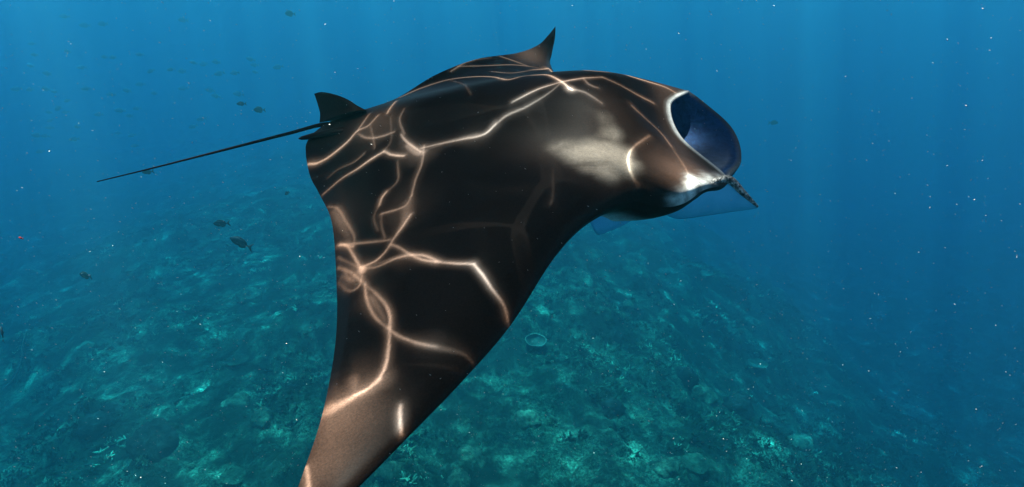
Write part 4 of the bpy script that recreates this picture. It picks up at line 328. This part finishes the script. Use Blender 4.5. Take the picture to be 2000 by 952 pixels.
def manta_mesh():
    K = len(LE); S = (K - 1) * SUB + 1
    le = catmull(LE, S); te = catmull(TE, S)
    hu = catmull(np.array(HU)[:, None], S)[:, 0].clip(.003); hl = catmull(np.array(HL)[:, None], S)[:, 0].clip(.003)
    m0, m1 = 7 * SUB, 10 * SUB                      # mouth corners
    rim = catmull(RIM, m1 - m0 + 1)
    lo = le.copy(); lo[m0:m1 + 1] = rim
    # direction of thickness at each station
    mid = le * .45 + te * .55
    ker = np.hanning(27); ker /= ker.sum()
    def sm(a):
        p = np.vstack([np.repeat(a[:1], 13, 0), a, np.repeat(a[-1:], 13, 0)])
        return np.stack([np.convolve(p[:, j], ker, 'valid') for j in range(3)], -1)
    tan = unit(np.gradient(sm(mid), axis=0)); ch = unit(sm(unit(le - te + 1e-6)))
    U = unit(sm(unit(np.cross(ch, -tan))))
    U = np.where(U[:, 2:3] < 0, -U, U)
    t = (1 - np.cos(np.linspace(0, np.pi, TN))) / 2
    t = .75 * t + .25 * np.linspace(0, 1, TN)
    f = foil(t); f = f / f.max()
    f2 = np.where(t < .3, np.sin(np.pi / 2 * np.minimum(t / .3, 1)) ** 1.3, f)
    st = np.arange(S) / SUB; wl = np.clip(1.8 - np.abs(st - 8.4) / 1.8, 0, 1)      # sloping brow towards the lip
    fu = f[None] * (1 - wl[:, None]) + f2[None] * wl[:, None]
    up = le[:, None] * (1 - t)[None, :, None] + te[:, None] * t[None, :, None] + U[:, None] * (hu[:, None] * fu)[..., None]
    dn = lo[:, None] * (1 - t)[None, :, None] + te[:, None] * t[None, :, None] - U[:, None] * (hl[:, None] * (f / f.max())[None])[..., None]
    def fair(g, win):
        k2 = np.hanning(win); k2 /= k2.sum(); h = win // 2
        p = np.concatenate([2 * g[:1] - g[1:h + 1][::-1], g, 2 * g[-1:] - g[-h - 1:-1][::-1]])
        s2 = np.zeros_like(g)
        for i, kk in enumerate(k2): s2 += kk * p[i:i + len(g)]
        wt = np.clip((t - .02) / .30, 0, 1); wt = wt * wt * (3 - 2 * wt); we = np.clip((1 - t) / .12, 0, 1); wt = wt * we
        ws = np.clip(np.minimum(np.arange(len(g)), len(g) - 1 - np.arange(len(g))) / 40., 0, 1)
        wt = (ws[:, None] * wt[None])[..., None]
        return g * (1 - wt) + s2 * wt
    up = fair(fair(up, 45), 31); dn = fair(dn, 45)
    V = [up.reshape(-1, 3), dn.reshape(-1, 3)]; F = grid_faces(S, TN) + grid_faces(S, TN, S * TN, flip=True)
    n = 2 * S * TN
    pale = [np.zeros(S * TN), np.zeros(S * TN)]
    white = [np.zeros((S, TN)), np.tile(np.clip(t * 14 - .4, 0, 1)[None], (S, 1))]
    for (x, y, z, r, a) in PALE:
        d = np.linalg.norm(up.reshape(-1, 3) - np.array([x, y, z]), axis=1); pale[0] = np.maximum(pale[0], a * np.exp(-(d / r) ** 2))
    for (x, y, z, r, a) in WHITES:
        d = np.linalg.norm(up - np.array([x, y, z]), axis=-1); white[0] = np.maximum(white[0], a * np.exp(-(d / r) ** 2))
    # white lip line
    L = np.linalg.norm(up[m0:m1] - le[m0:m1, None], axis=-1)
    white[0][m0:m1] = np.maximum(white[0][m0:m1], .6 * np.exp(-(L / .011) ** 2))
    white = [a.reshape(-1) for a in white]
    # mouth cavity: rings from the lip loop back into the throat
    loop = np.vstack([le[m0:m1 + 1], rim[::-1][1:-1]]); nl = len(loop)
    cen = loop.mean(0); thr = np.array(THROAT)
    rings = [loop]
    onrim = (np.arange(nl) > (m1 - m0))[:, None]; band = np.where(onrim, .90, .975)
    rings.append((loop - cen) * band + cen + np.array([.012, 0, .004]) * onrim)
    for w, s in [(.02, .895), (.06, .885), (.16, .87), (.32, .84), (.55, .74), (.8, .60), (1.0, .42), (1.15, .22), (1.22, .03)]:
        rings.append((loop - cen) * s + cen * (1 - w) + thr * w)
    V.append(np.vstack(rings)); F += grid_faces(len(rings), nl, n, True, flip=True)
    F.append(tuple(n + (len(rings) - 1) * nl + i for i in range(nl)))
    pale.append(np.zeros(nl * len(rings)))
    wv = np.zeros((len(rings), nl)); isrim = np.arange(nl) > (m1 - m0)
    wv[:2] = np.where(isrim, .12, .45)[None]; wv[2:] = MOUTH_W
    fl = np.exp(-(np.arange(nl) - (m1 - m0) * 1.18) ** 2 / 8.0 ** 2); wv[3:6] += .5 * fl[None]  # lighter patch painted where light falls on the mouth floor
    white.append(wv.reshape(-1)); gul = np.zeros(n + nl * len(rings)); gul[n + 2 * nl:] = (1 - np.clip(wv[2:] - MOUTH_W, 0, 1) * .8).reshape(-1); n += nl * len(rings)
    # dorsal fin
    fin = np.array(FIN); nf, mf = 16, 14
    fr = catmull(fin[:6], nf); rr = catmull(fin[5:][::-1], nf)
    nrm = unit(np.cross(fin[4] - fin[0], fin[8] - fin[0]))
    tt = np.linspace(0, 1, mf); ff = foil(tt); ff = ff / ff.max()
    v = np.linspace(0, 1, nf); th = .004 + .014 * (1 - v) + .018 * np.clip(1 - v / .3, 0, 1) ** 2
    g = fr[:, None] * (1 - tt)[None, :, None] + rr[:, None] * tt[None, :, None]
    for sgn in (1, -1):
        V.append((g + sgn * nrm * (th[:, None] * ff[None])[..., None]).reshape(-1, 3)); F += grid_faces(nf, mf, n, flip=sgn < 0)
        pale.append(np.zeros(nf * mf)); white.append(np.zeros(nf * mf)); n += nf * mf
    # tail whip and pelvic fins
    for path, rad, fl in ((TAIL, np.interp(np.linspace(0, 1, 60), [0, .1, .25, 1], [.015, .0135, .0085, .0028]), .8),
                          (PELVIC, np.interp(np.linspace(0, 1, 60), [0, .3, .7, .95, 1], [.020, .034, .030, .016, .006]), .42)):
        tv, tf = tube(catmull(path, 60), rad, 12, fl)
        V.append(tv); F += [tuple(i + n for i in q) for q in tf]; pale.append(np.zeros(len(tv))); white.append(np.zeros(len(tv))); n += len(tv)
    return np.vstack(V), F, np.concatenate(pale), np.concatenate(white), np.concatenate([gul, np.zeros(n - len(gul))])

# ------------------------------------------------------------------ manta ray
def manta_skin():
    n = NT('manta_skin'); p = n.obj()
    pale = n.attr('pale'); white = n.attr('white')
    big = n.noise(p, 5.0, 5, .6, .4); fine = n.noise(p, 60.0, 4, .7); spk = n.noise(p, 230.0, 3, .7)
    dark = n.mix(big, C4(.0080, .0040, .0025), C4(.024, .0115, .0070))
    ps = n.n('ShaderNodeMapRange', interpolation_type='SMOOTHSTEP'); n.inp(ps.inputs['Value'], n.math('ADD', pale, n.math('MULTIPLY_ADD', n.noise(p, 11.0, 4, .55, .3), .30, -.15)))
    ps.inputs['From Min'].default_value = .15; ps.inputs['From Max'].default_value = 1.0
    pl = n.math('MULTIPLY', ps.outputs[0], n.math('MULTIPLY_ADD', fine, .9, .5), clamp=True)
    dark = n.mix(n.math('MULTIPLY_ADD', spk, 2.2, -.75, clamp=True), dark, n.mix(.35, dark, C4(.08, .042, .028)))
    col = n.mix(pl, dark, C4(.30, .235, .185))
    wh = n.math('MULTIPLY', white, n.math('MULTIPLY_ADD', n.noise(p, 38.0, 4, .7), 1.1, .3), clamp=True)
    col = n.mix(wh, col, C4(.72, .70, .68))
    col = n.mix(n.attr('gullet_shade'), col, n.mix(n.math('MULTIPLY_ADD', n.noise(p, 26.0, 5, .75, 1.2), 2.4, -.75, clamp=True), C4(.003, .016, .060), C4(.016, .070, .20)))  # mouth shade painted in: navy colour stands for a shaded pale interior
    gv = n.math('MULTIPLY_ADD', n.noise(p, 170.0, 4, .8), 1.0, .5)
    vm = n.n('ShaderNodeVectorMath', operation='SCALE'); n.inp(vm.inputs[0], col); n.inp(vm.inputs['Scale'], gv); col = vm.outputs[0]
    n.surf(col, .5, .07, n.bump(n.math('ADD', fine, n.math('MULTIPLY', spk, .3)), .12, .004))
    return n.m
SKIN = manta_skin()
MV, MF, MP, MW, MG = manta_mesh()
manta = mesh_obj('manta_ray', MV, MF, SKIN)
attr(manta, 'pale', MP); attr(manta, 'white', MW); attr(manta, 'gullet_shade', MG)
tag(manta, 'large black manta ray gliding over the reef with its mouth wide open', 'manta ray')

def fin_skin(name, c1, c2, spec=.1):
    n = NT(name); p = n.obj(); q = n.noise(p, 14.0, 5, .65, .5)
    n.surf(n.mix(q, c1, c2), .6, spec, n.bump(n.noise(p, 90.0, 3), .2, .003)); return n.m
BLUE_LIT = fin_skin('blue_lit_underside', C4(.08, .48, .76), C4(.20, .66, .90))  # blue water light put into the colour of the white underside
lobe = mesh_obj('head_lobe', *sheet(LOBE_T, LOBE_B, .010, (0.1, -.3, -.1)), BLUE_LIT, manta)
flap = mesh_obj('gill_flap', *sheet(FLAP_T, FLAP_B, .010, (0, -.3, -.2)), BLUE_LIT, manta)
attr(lobe, 'pale', np.zeros(len(lobe.data.vertices)))
rimm = NT('speckled_lobe_rim'); rp = rimm.obj(); rq = rimm.noise(rp, 85.0, 4, .75)
rimm.surf(rimm.ramp(rq, [(.42, (.02, .02, .022)), (.56, (.34, .31, .29)), (.66, (.8, .75, .7))]), .7, .2, rimm.bump(rq, .8, .01))
rim = mesh_obj('lobe_rim', *tube(catmull(np.array(LOBE_T[2:]), 24), np.interp(np.linspace(0, 1, 24), [0, .35, .6, 1], [.010, .015, .013, .004])), rimm.m, manta)

# ------------------------------------------------------------------ fish
def fish_mesh(deep=.34, fork=.5, thick=.13):
    n, m = 15, 10; V = []; F = []
    xs = np.linspace(0, 1, n)
    prof = np.interp(xs, [0, .06, .2, .38, .6, .8, .92, 1], [.02, .36, .78, 1, .86, .42, .18, .16])
    a = np.arange(m) / m * 2 * np.pi
    for x, h in zip(xs, prof):
        for q in a:
            V.append((.40 - .80 * x, thick * .5 * h ** .8 * math.cos(q) * (1 - .6 * x), deep * .5 * h * math.sin(q)))
    F += grid_faces(n, m, 0, True)
    F.append(tuple(range(m))); F.append(tuple(range((n - 1) * m, n * m))[::-1])
    def plate(pts, w):
        b = len(V); k = len(pts)
        for s in (-1, 1):
            for (x, z) in pts: V.append((x, s * w, z))
        F.append(tuple(b + i for i in range(k))); F.append(tuple(b + k + i for i in range(k))[::-1])
        for i in range(k): F.append((b + i, b + k + i, b + k + (i + 1) % k, b + (i + 1) % k))
    plate([(-.37, .03), (-.46, .10), (-.56, .19), (-.58, .18), (-.50, .04 * (1 - fork)), (-.58, -.18), (-.56, -.19), (-.46, -.10), (-.37, -.03)], .006)
    plate([(.20, deep * .40), (.12, deep * .56), (-.02, deep * .62), (-.18, deep * .54), (-.30, deep * .34), (-.33, deep * .12), (-.05, deep * .38)], .006)
    plate([(.02, -deep * .42), (-.08, -deep * .58), (-.2, -deep * .53), (-.30, -deep * .34), (-.33, -deep * .12), (-.1, -deep * .34)], .006)
    plate([(.10, -.02), (.04, -.06), (-.04, -.10), (-.05, -.07), (.02, -.01)], thick * .48)
    return np.array(V), F
def fish_mat(name, a, b):
    n = NT(name); p = n.obj(); q = n.noise(p, 6.0, 4)
    n.surf(n.mix(q, C4(*a), C4(*b)), .5, .3); return n.m
FM = [fish_mat('dark_fish_skin', (.012, .014, .018), (.035, .04, .045)), fish_mat('brown_fish_skin', (.02, .018, .016), (.05, .045, .04)),
      fish_mat('red_fish_skin', (.75, .03, .02), (.9, .10, .05)), fish_mat('silvery_fish_skin', (.10, .14, .18), (.22, .28, .32))]
shapes = []
for k, (dp, fk, th) in enumerate([(.36, .6, .13), (.46, .2, .12), (.34, .5, .14), (.38, .5, .13)]):
    v, f = fish_mesh(dp, fk, th); o = mesh_obj('reef_fish', v, f, FM[k]); shapes.append(o.data); bpy.data.objects.remove(o)
def put_fish(data, loc, L, yaw, pit, label, group=None):
    o = bpy.data.objects.new('reef_fish', data); C.objects.link(o)
    o.location = loc; o.scale = (L, L, L); o.rotation_euler = (0, math.radians(-pit), math.radians(yaw))
    return tag(o, label, 'fish', group)
for loc, L, yaw, pit, k, lab in FISH: put_fish(shapes[k], loc, L, yaw, pit, lab)
for x, y, z, L, yaw, pit in SCHOOL:
    put_fish(shapes[3], (x, y, z), L, yaw, pit, 'faint small fish of the loose school in the far open water', 'school of small fish in open water')

# ------------------------------------------------------------------ corals
rng = np.random.default_rng(7)
def lumps(v, amp, f, seed):
    return amp * (vnoise(v[:, 0] * f + v[:, 2] * f * .7, v[:, 1] * f - v[:, 2] * f * .6, seed) + .5 * vnoise(v[:, 0] * 2.1 * f - v[:, 2] * f, v[:, 1] * 2.1 * f + v[:, 2] * f, seed + 1))
def boulder_mesh(seed):
    n, m = 14, 24
    th = np.linspace(0.0, 1.9, n); a = np.arange(m) / m * 2 * np.pi
    d = np.stack([np.sin(th)[:, None] * np.cos(a)[None], np.sin(th)[:, None] * np.sin(a)[None], np.cos(th)[:, None] * np.ones(m)[None]], -1).reshape(-1, 3)
    r = 1 + lumps(d, .20, 2.2, seed) + lumps(d, .09, 6.0, seed + 5)
    v = d * r[:, None] * np.array([1, .9, .62]); v[:m] = v[:m].mean(0)
    return v, grid_faces(n, m, 0, True, flip=True)
def table_mesh(seed):
    m = 30; a = np.arange(m) / m * 2 * np.pi
    e = 1 + .18 * vnoise(np.cos(a) * 2 + 5, np.sin(a) * 2, seed) + .08 * vnoise(np.cos(a) * 6, np.sin(a) * 6 + 3, seed)
    prof = [(.02, .30), (.25, .31), (.5, .36), (.75, .43), (.93, .50), (1, .52), (1.0, .47), (.8, .38), (.5, .28), (.2, .14), (.14, 0), (.2, -.25)]
    v = np.array([(r * (e[i] if r > .3 else 1) * math.cos(a[i]), r * (e[i] if r > .3 else 1) * math.sin(a[i]), z + .06 * math.sin(a[i] * 2 + seed) * r) for r, z in prof for i in range(m)])
    return v, grid_faces(len(prof), m, 0, True, flip=True)
def cup_mesh(seed):
    m = 36; a = np.arange(m) / m * 2 * np.pi
    e = 1 + .07 * np.cos(2 * a + .6) + .025 * np.cos(5 * a)
    prof = [(.05, .22), (.45, .24), (.72, .36), (.9, .60), (.955, .78), (.98, .83), (1.02, .84), (1.05, .80), (1.02, .62), (.82, .30), (.5, .02), (.42, -.3)]
    v = np.array([(r * e[i] * math.cos(a[i]), r * e[i] * math.sin(a[i]), z) for r, z in prof for i in range(m)])
    return v, grid_faces(len(prof), m, 0, True, flip=True)
def spikes(base, dirs, lens, rad, tris=False):
    """tapered three-sided branches, vectorised"""
    n = len(base); dirs = unit(dirs); s = unit(np.cross(dirs, np.array([.3, .7, .2]))); t = np.cross(dirs, s)
    V = np.zeros((n, 7, 3))
    for k in range(3):
        q = 2 * np.pi * k / 3; o = math.cos(q) * s + math.sin(q) * t
        V[:, k] = base + o * rad[:, None]; V[:, 3 + k] = base + dirs * (lens * .72)[:, None] + o * (rad * .75)[:, None]
    V[:, 6] = base + dirs * lens[:, None]
    b = np.arange(n) * 7; q = []; tr = []
    for k in range(3):
        k2 = (k + 1) % 3
        q.append(np.stack([b + k, b + k2, b + 3 + k2, b + 3 + k], -1)); tr.append(np.stack([b + 3 + k, b + 3 + k2, b + 6], -1))
    if tris:
        Q = np.vstack(q); return V.reshape(-1, 3), np.vstack([Q[:, [0, 1, 2]], Q[:, [0, 2, 3]]] + tr)
    return V.reshape(-1, 3), [tuple(x) for x in np.vstack(q)] + [tuple(x) for x in np.vstack(tr)]
def branch_mesh(seed):
    g = np.random.default_rng(seed); n = 46
    d = g.normal(size=(n, 3)); d[:, 2] = np.abs(d[:, 2]) * .8 + .25; d = unit(d)
    l = g.uniform(.6, 1.0, n); v1, f1 = spikes(np.zeros((n, 3)) + g.normal(size=(n, 3)) * .08 - np.array([0, 0, .1]), d, l, g.uniform(.05, .08, n))
    k = 90; i = g.integers(0, n, k); b2 = d[i] * (l[i] * g.uniform(.4, .8, k))[:, None]; d2 = unit(d[i] + g.normal(size=(k, 3)) * .6)
    v2, f2 = spikes(b2, d2, g.uniform(.2, .42, k), g.uniform(.03, .05, k))
    return np.vstack([v1, v2]), f1 + [tuple(x + len(v1) for x in q) for q in f2]
def coral_mat(name, a, b, sc=4.0):
    n = NT(name); p = n.obj(); q = n.noise(p, sc, 5, .7, .5)
    n.surf(n.ramp(q, [(.35, a), (.65, b)]), .9, .1, n.bump(n.noise(p, sc * 4, 4, .7), .6, .1)); return n.m
KINDS = {
 'boulder': (boulder_mesh, coral_mat('boulder_coral', (.02, .035, .02), (.12, .18, .09)), 'boulder_coral', 'lumpy rounded boulder coral head on the reef', 'boulder corals on the reef'),
 'table': (table_mesh, coral_mat('table_coral', (.012, .03, .017), (.06, .12, .06)), 'table_coral', 'flat pale table coral spreading on the reef', 'table corals on the reef'),
 'branch': (branch_mesh, coral_mat('branching_coral', (.05, .08, .04), (.20, .29, .15)), 'branching_coral', 'pale bushy branching coral on the reef', 'branching corals on the reef'),
 'dark': (boulder_mesh, coral_mat('algae_covered_rock', (.010, .015, .011), (.045, .058, .038)), 'coral_rock', 'dark algae covered rock outcrop on the reef', 'dark rocks on the reef'),
 'cup': (cup_mesh, coral_mat('cup_sponge', (.05, .08, .05), (.10, .14, .085), 2.0), 'cup_sponge', 'round cup sponge with a thin pale rim on the reef', None)}
cache = {}
for i, (kind, x, y, z, s, rz) in enumerate(CORALS):
    fn, mt, nm, lab, grp = KINDS[kind]
    key = (kind, i % 4)
    if key not in cache:
        o = mesh_obj(nm, *fn(20 + i), mt)
        cache[key] = o.data
    else:
        o = bpy.data.objects.new(nm, cache[key]); C.objects.link(o)
    o.location = (x, y, z - (.05 if kind != 'cup' else 0)); o.scale = (s, s, s * (1.0 if kind != 'dark' else 1.25)); o.rotation_euler = (0, 0, rz)
    if kind == 'cup':
        o.rotation_euler = (.25, 0, .3)
        v = np.array([(1.0 * (1 + .07 * math.cos(2 * a + .6) + .025 * math.cos(5 * a)) * math.cos(a), (1 + .07 * math.cos(2 * a + .6) + .025 * math.cos(5 * a)) * math.sin(a), .835) for a in np.linspace(0, 2 * np.pi, 49)])
        mesh_obj('rim', *tube(v, np.full(49, .035), 6), coral_mat('pale_sponge_rim', (.20, .28, .17), (.36, .46, .28)), o)
    if kind == 'dark' and s == 1.0: lab = 'broad dark rock outcrop, the widest on the reef'
    if kind == 'dark' and s == .5 and i > 50: lab = 'small dark rock standing alone beside the round cup sponge'
    tag(o, lab, 'sponge' if kind == 'cup' else 'rock' if kind == 'dark' else 'coral', grp)
tag(mesh_obj('sea_whip', *tube(catmull(WHIP, 40), np.linspace(.05, .02, 40), 6), coral_mat('sea_whip', (.2, .2, .14), (.4, .38, .28))),
    'thin pale sea whip curving up from the deep edge of the reef', 'sea whip')

# small branching growth and rubble that covers the reef
def reef_growth():
    n = 52000
    y = 9 + 46 * rng.random(n) ** 1.1; x = rng.uniform(-1, 1, n) * (10 + .55 * y)
    dens = fbm(x * .22, y * .22, 91, 3) + .5 * fbm(x * .9, y * .9, 95, 2)
    keep = dens > .05 + .5 * rng.random(n) - .25
    x, y = x[keep], y[keep]; n = len(x); z = ground_z(x, y)
    sz = .06 + .20 * rng.random(n) ** 2.2
    k = 6; idx = np.repeat(np.arange(n), k)
    d = rng.normal(size=(n * k, 3)); d[:, 2] = np.abs(d[:, 2]) * .7 + .15
    b = np.stack([x, y, z - .02], -1)[idx] + rng.normal(size=(n * k, 3)) * (sz[idx] * .35)[:, None] * np.array([1, 1, .1])
    v, f = spikes(b, d, sz[idx] * rng.uniform(.6, 1.3, n * k), sz[idx] * rng.uniform(.12, .26, n * k), True)
    tone = np.repeat(np.clip(rng.normal(.22, .28, n) + .55 * fbm(x * .45, y * .45, 77, 3) + .25 * (rng.random(n) > .9), 0, 1)[idx], 7)
    m = NT('reef_growth'); t = m.attr('tone')
    m.surf(m.ramp(t, [(0, (.003, .008, .005)), (.5, (.018, .042, .021)), (.8, (.08, .17, .085)), (1, (.20, .41, .21))]), .9, .1)
    o = tri_obj('reef_growth', v, f, m.m); attr(o, 'tone', tone)
    tag(o, 'short branching coral growth and rubble covering the reef', 'coral', kind='stuff')
reef_growth()

# ------------------------------------------------------------------ specks drifting in the water
def marine_snow():
    n = 24000
    d = .6 + 10.5 * rng.random(n) ** .62
    az = rng.uniform(-1.25, 1.25, n); el = np.arcsin(rng.uniform(-.80, .05, n))
    c = np.stack([d * np.cos(el) * np.sin(az), d * np.cos(el) * np.cos(az), d * np.sin(el)], -1) + np.array([0, 0, 13.0])
    c = c[c[:, 2] < SURF_Z - .1]; n = len(c)
    dc = np.linalg.norm(c - np.array(CAM), axis=1)
    s = np.minimum(.0013 * np.exp(rng.normal(size=n) * .5), .00075 * dc)
    ax = unit(np.array([.75, .2, -.55]) + rng.normal(size=(n, 3)) * .45)
    b = unit(np.cross(ax, rng.normal(size=(n, 3)))); e = np.cross(ax, b)
    L = (s * rng.uniform(1.0, 2.6, n))[:, None]; W = (s * .6)[:, None]
    V = np.stack([c + ax * L, c - ax * L, c + b * W, c - b * W, c + e * W, c - e * W], 1).reshape(-1, 3)
    q = np.arange(n)[:, None] * 6
    F = np.concatenate([q + np.array(t)[None] for t in ((0, 2, 4), (0, 4, 3), (0, 3, 5), (0, 5, 2), (1, 4, 2), (1, 3, 4), (1, 5, 3), (1, 2, 5))])
    m = NT('marine_snow'); m.surf(C4(.6, .55, .5), .8, .1)
    o = mesh_obj('marine_snow', V, F, m.m)
    tag(o, 'pale specks of marine snow drifting in the water', 'specks', kind='stuff')
marine_snow()
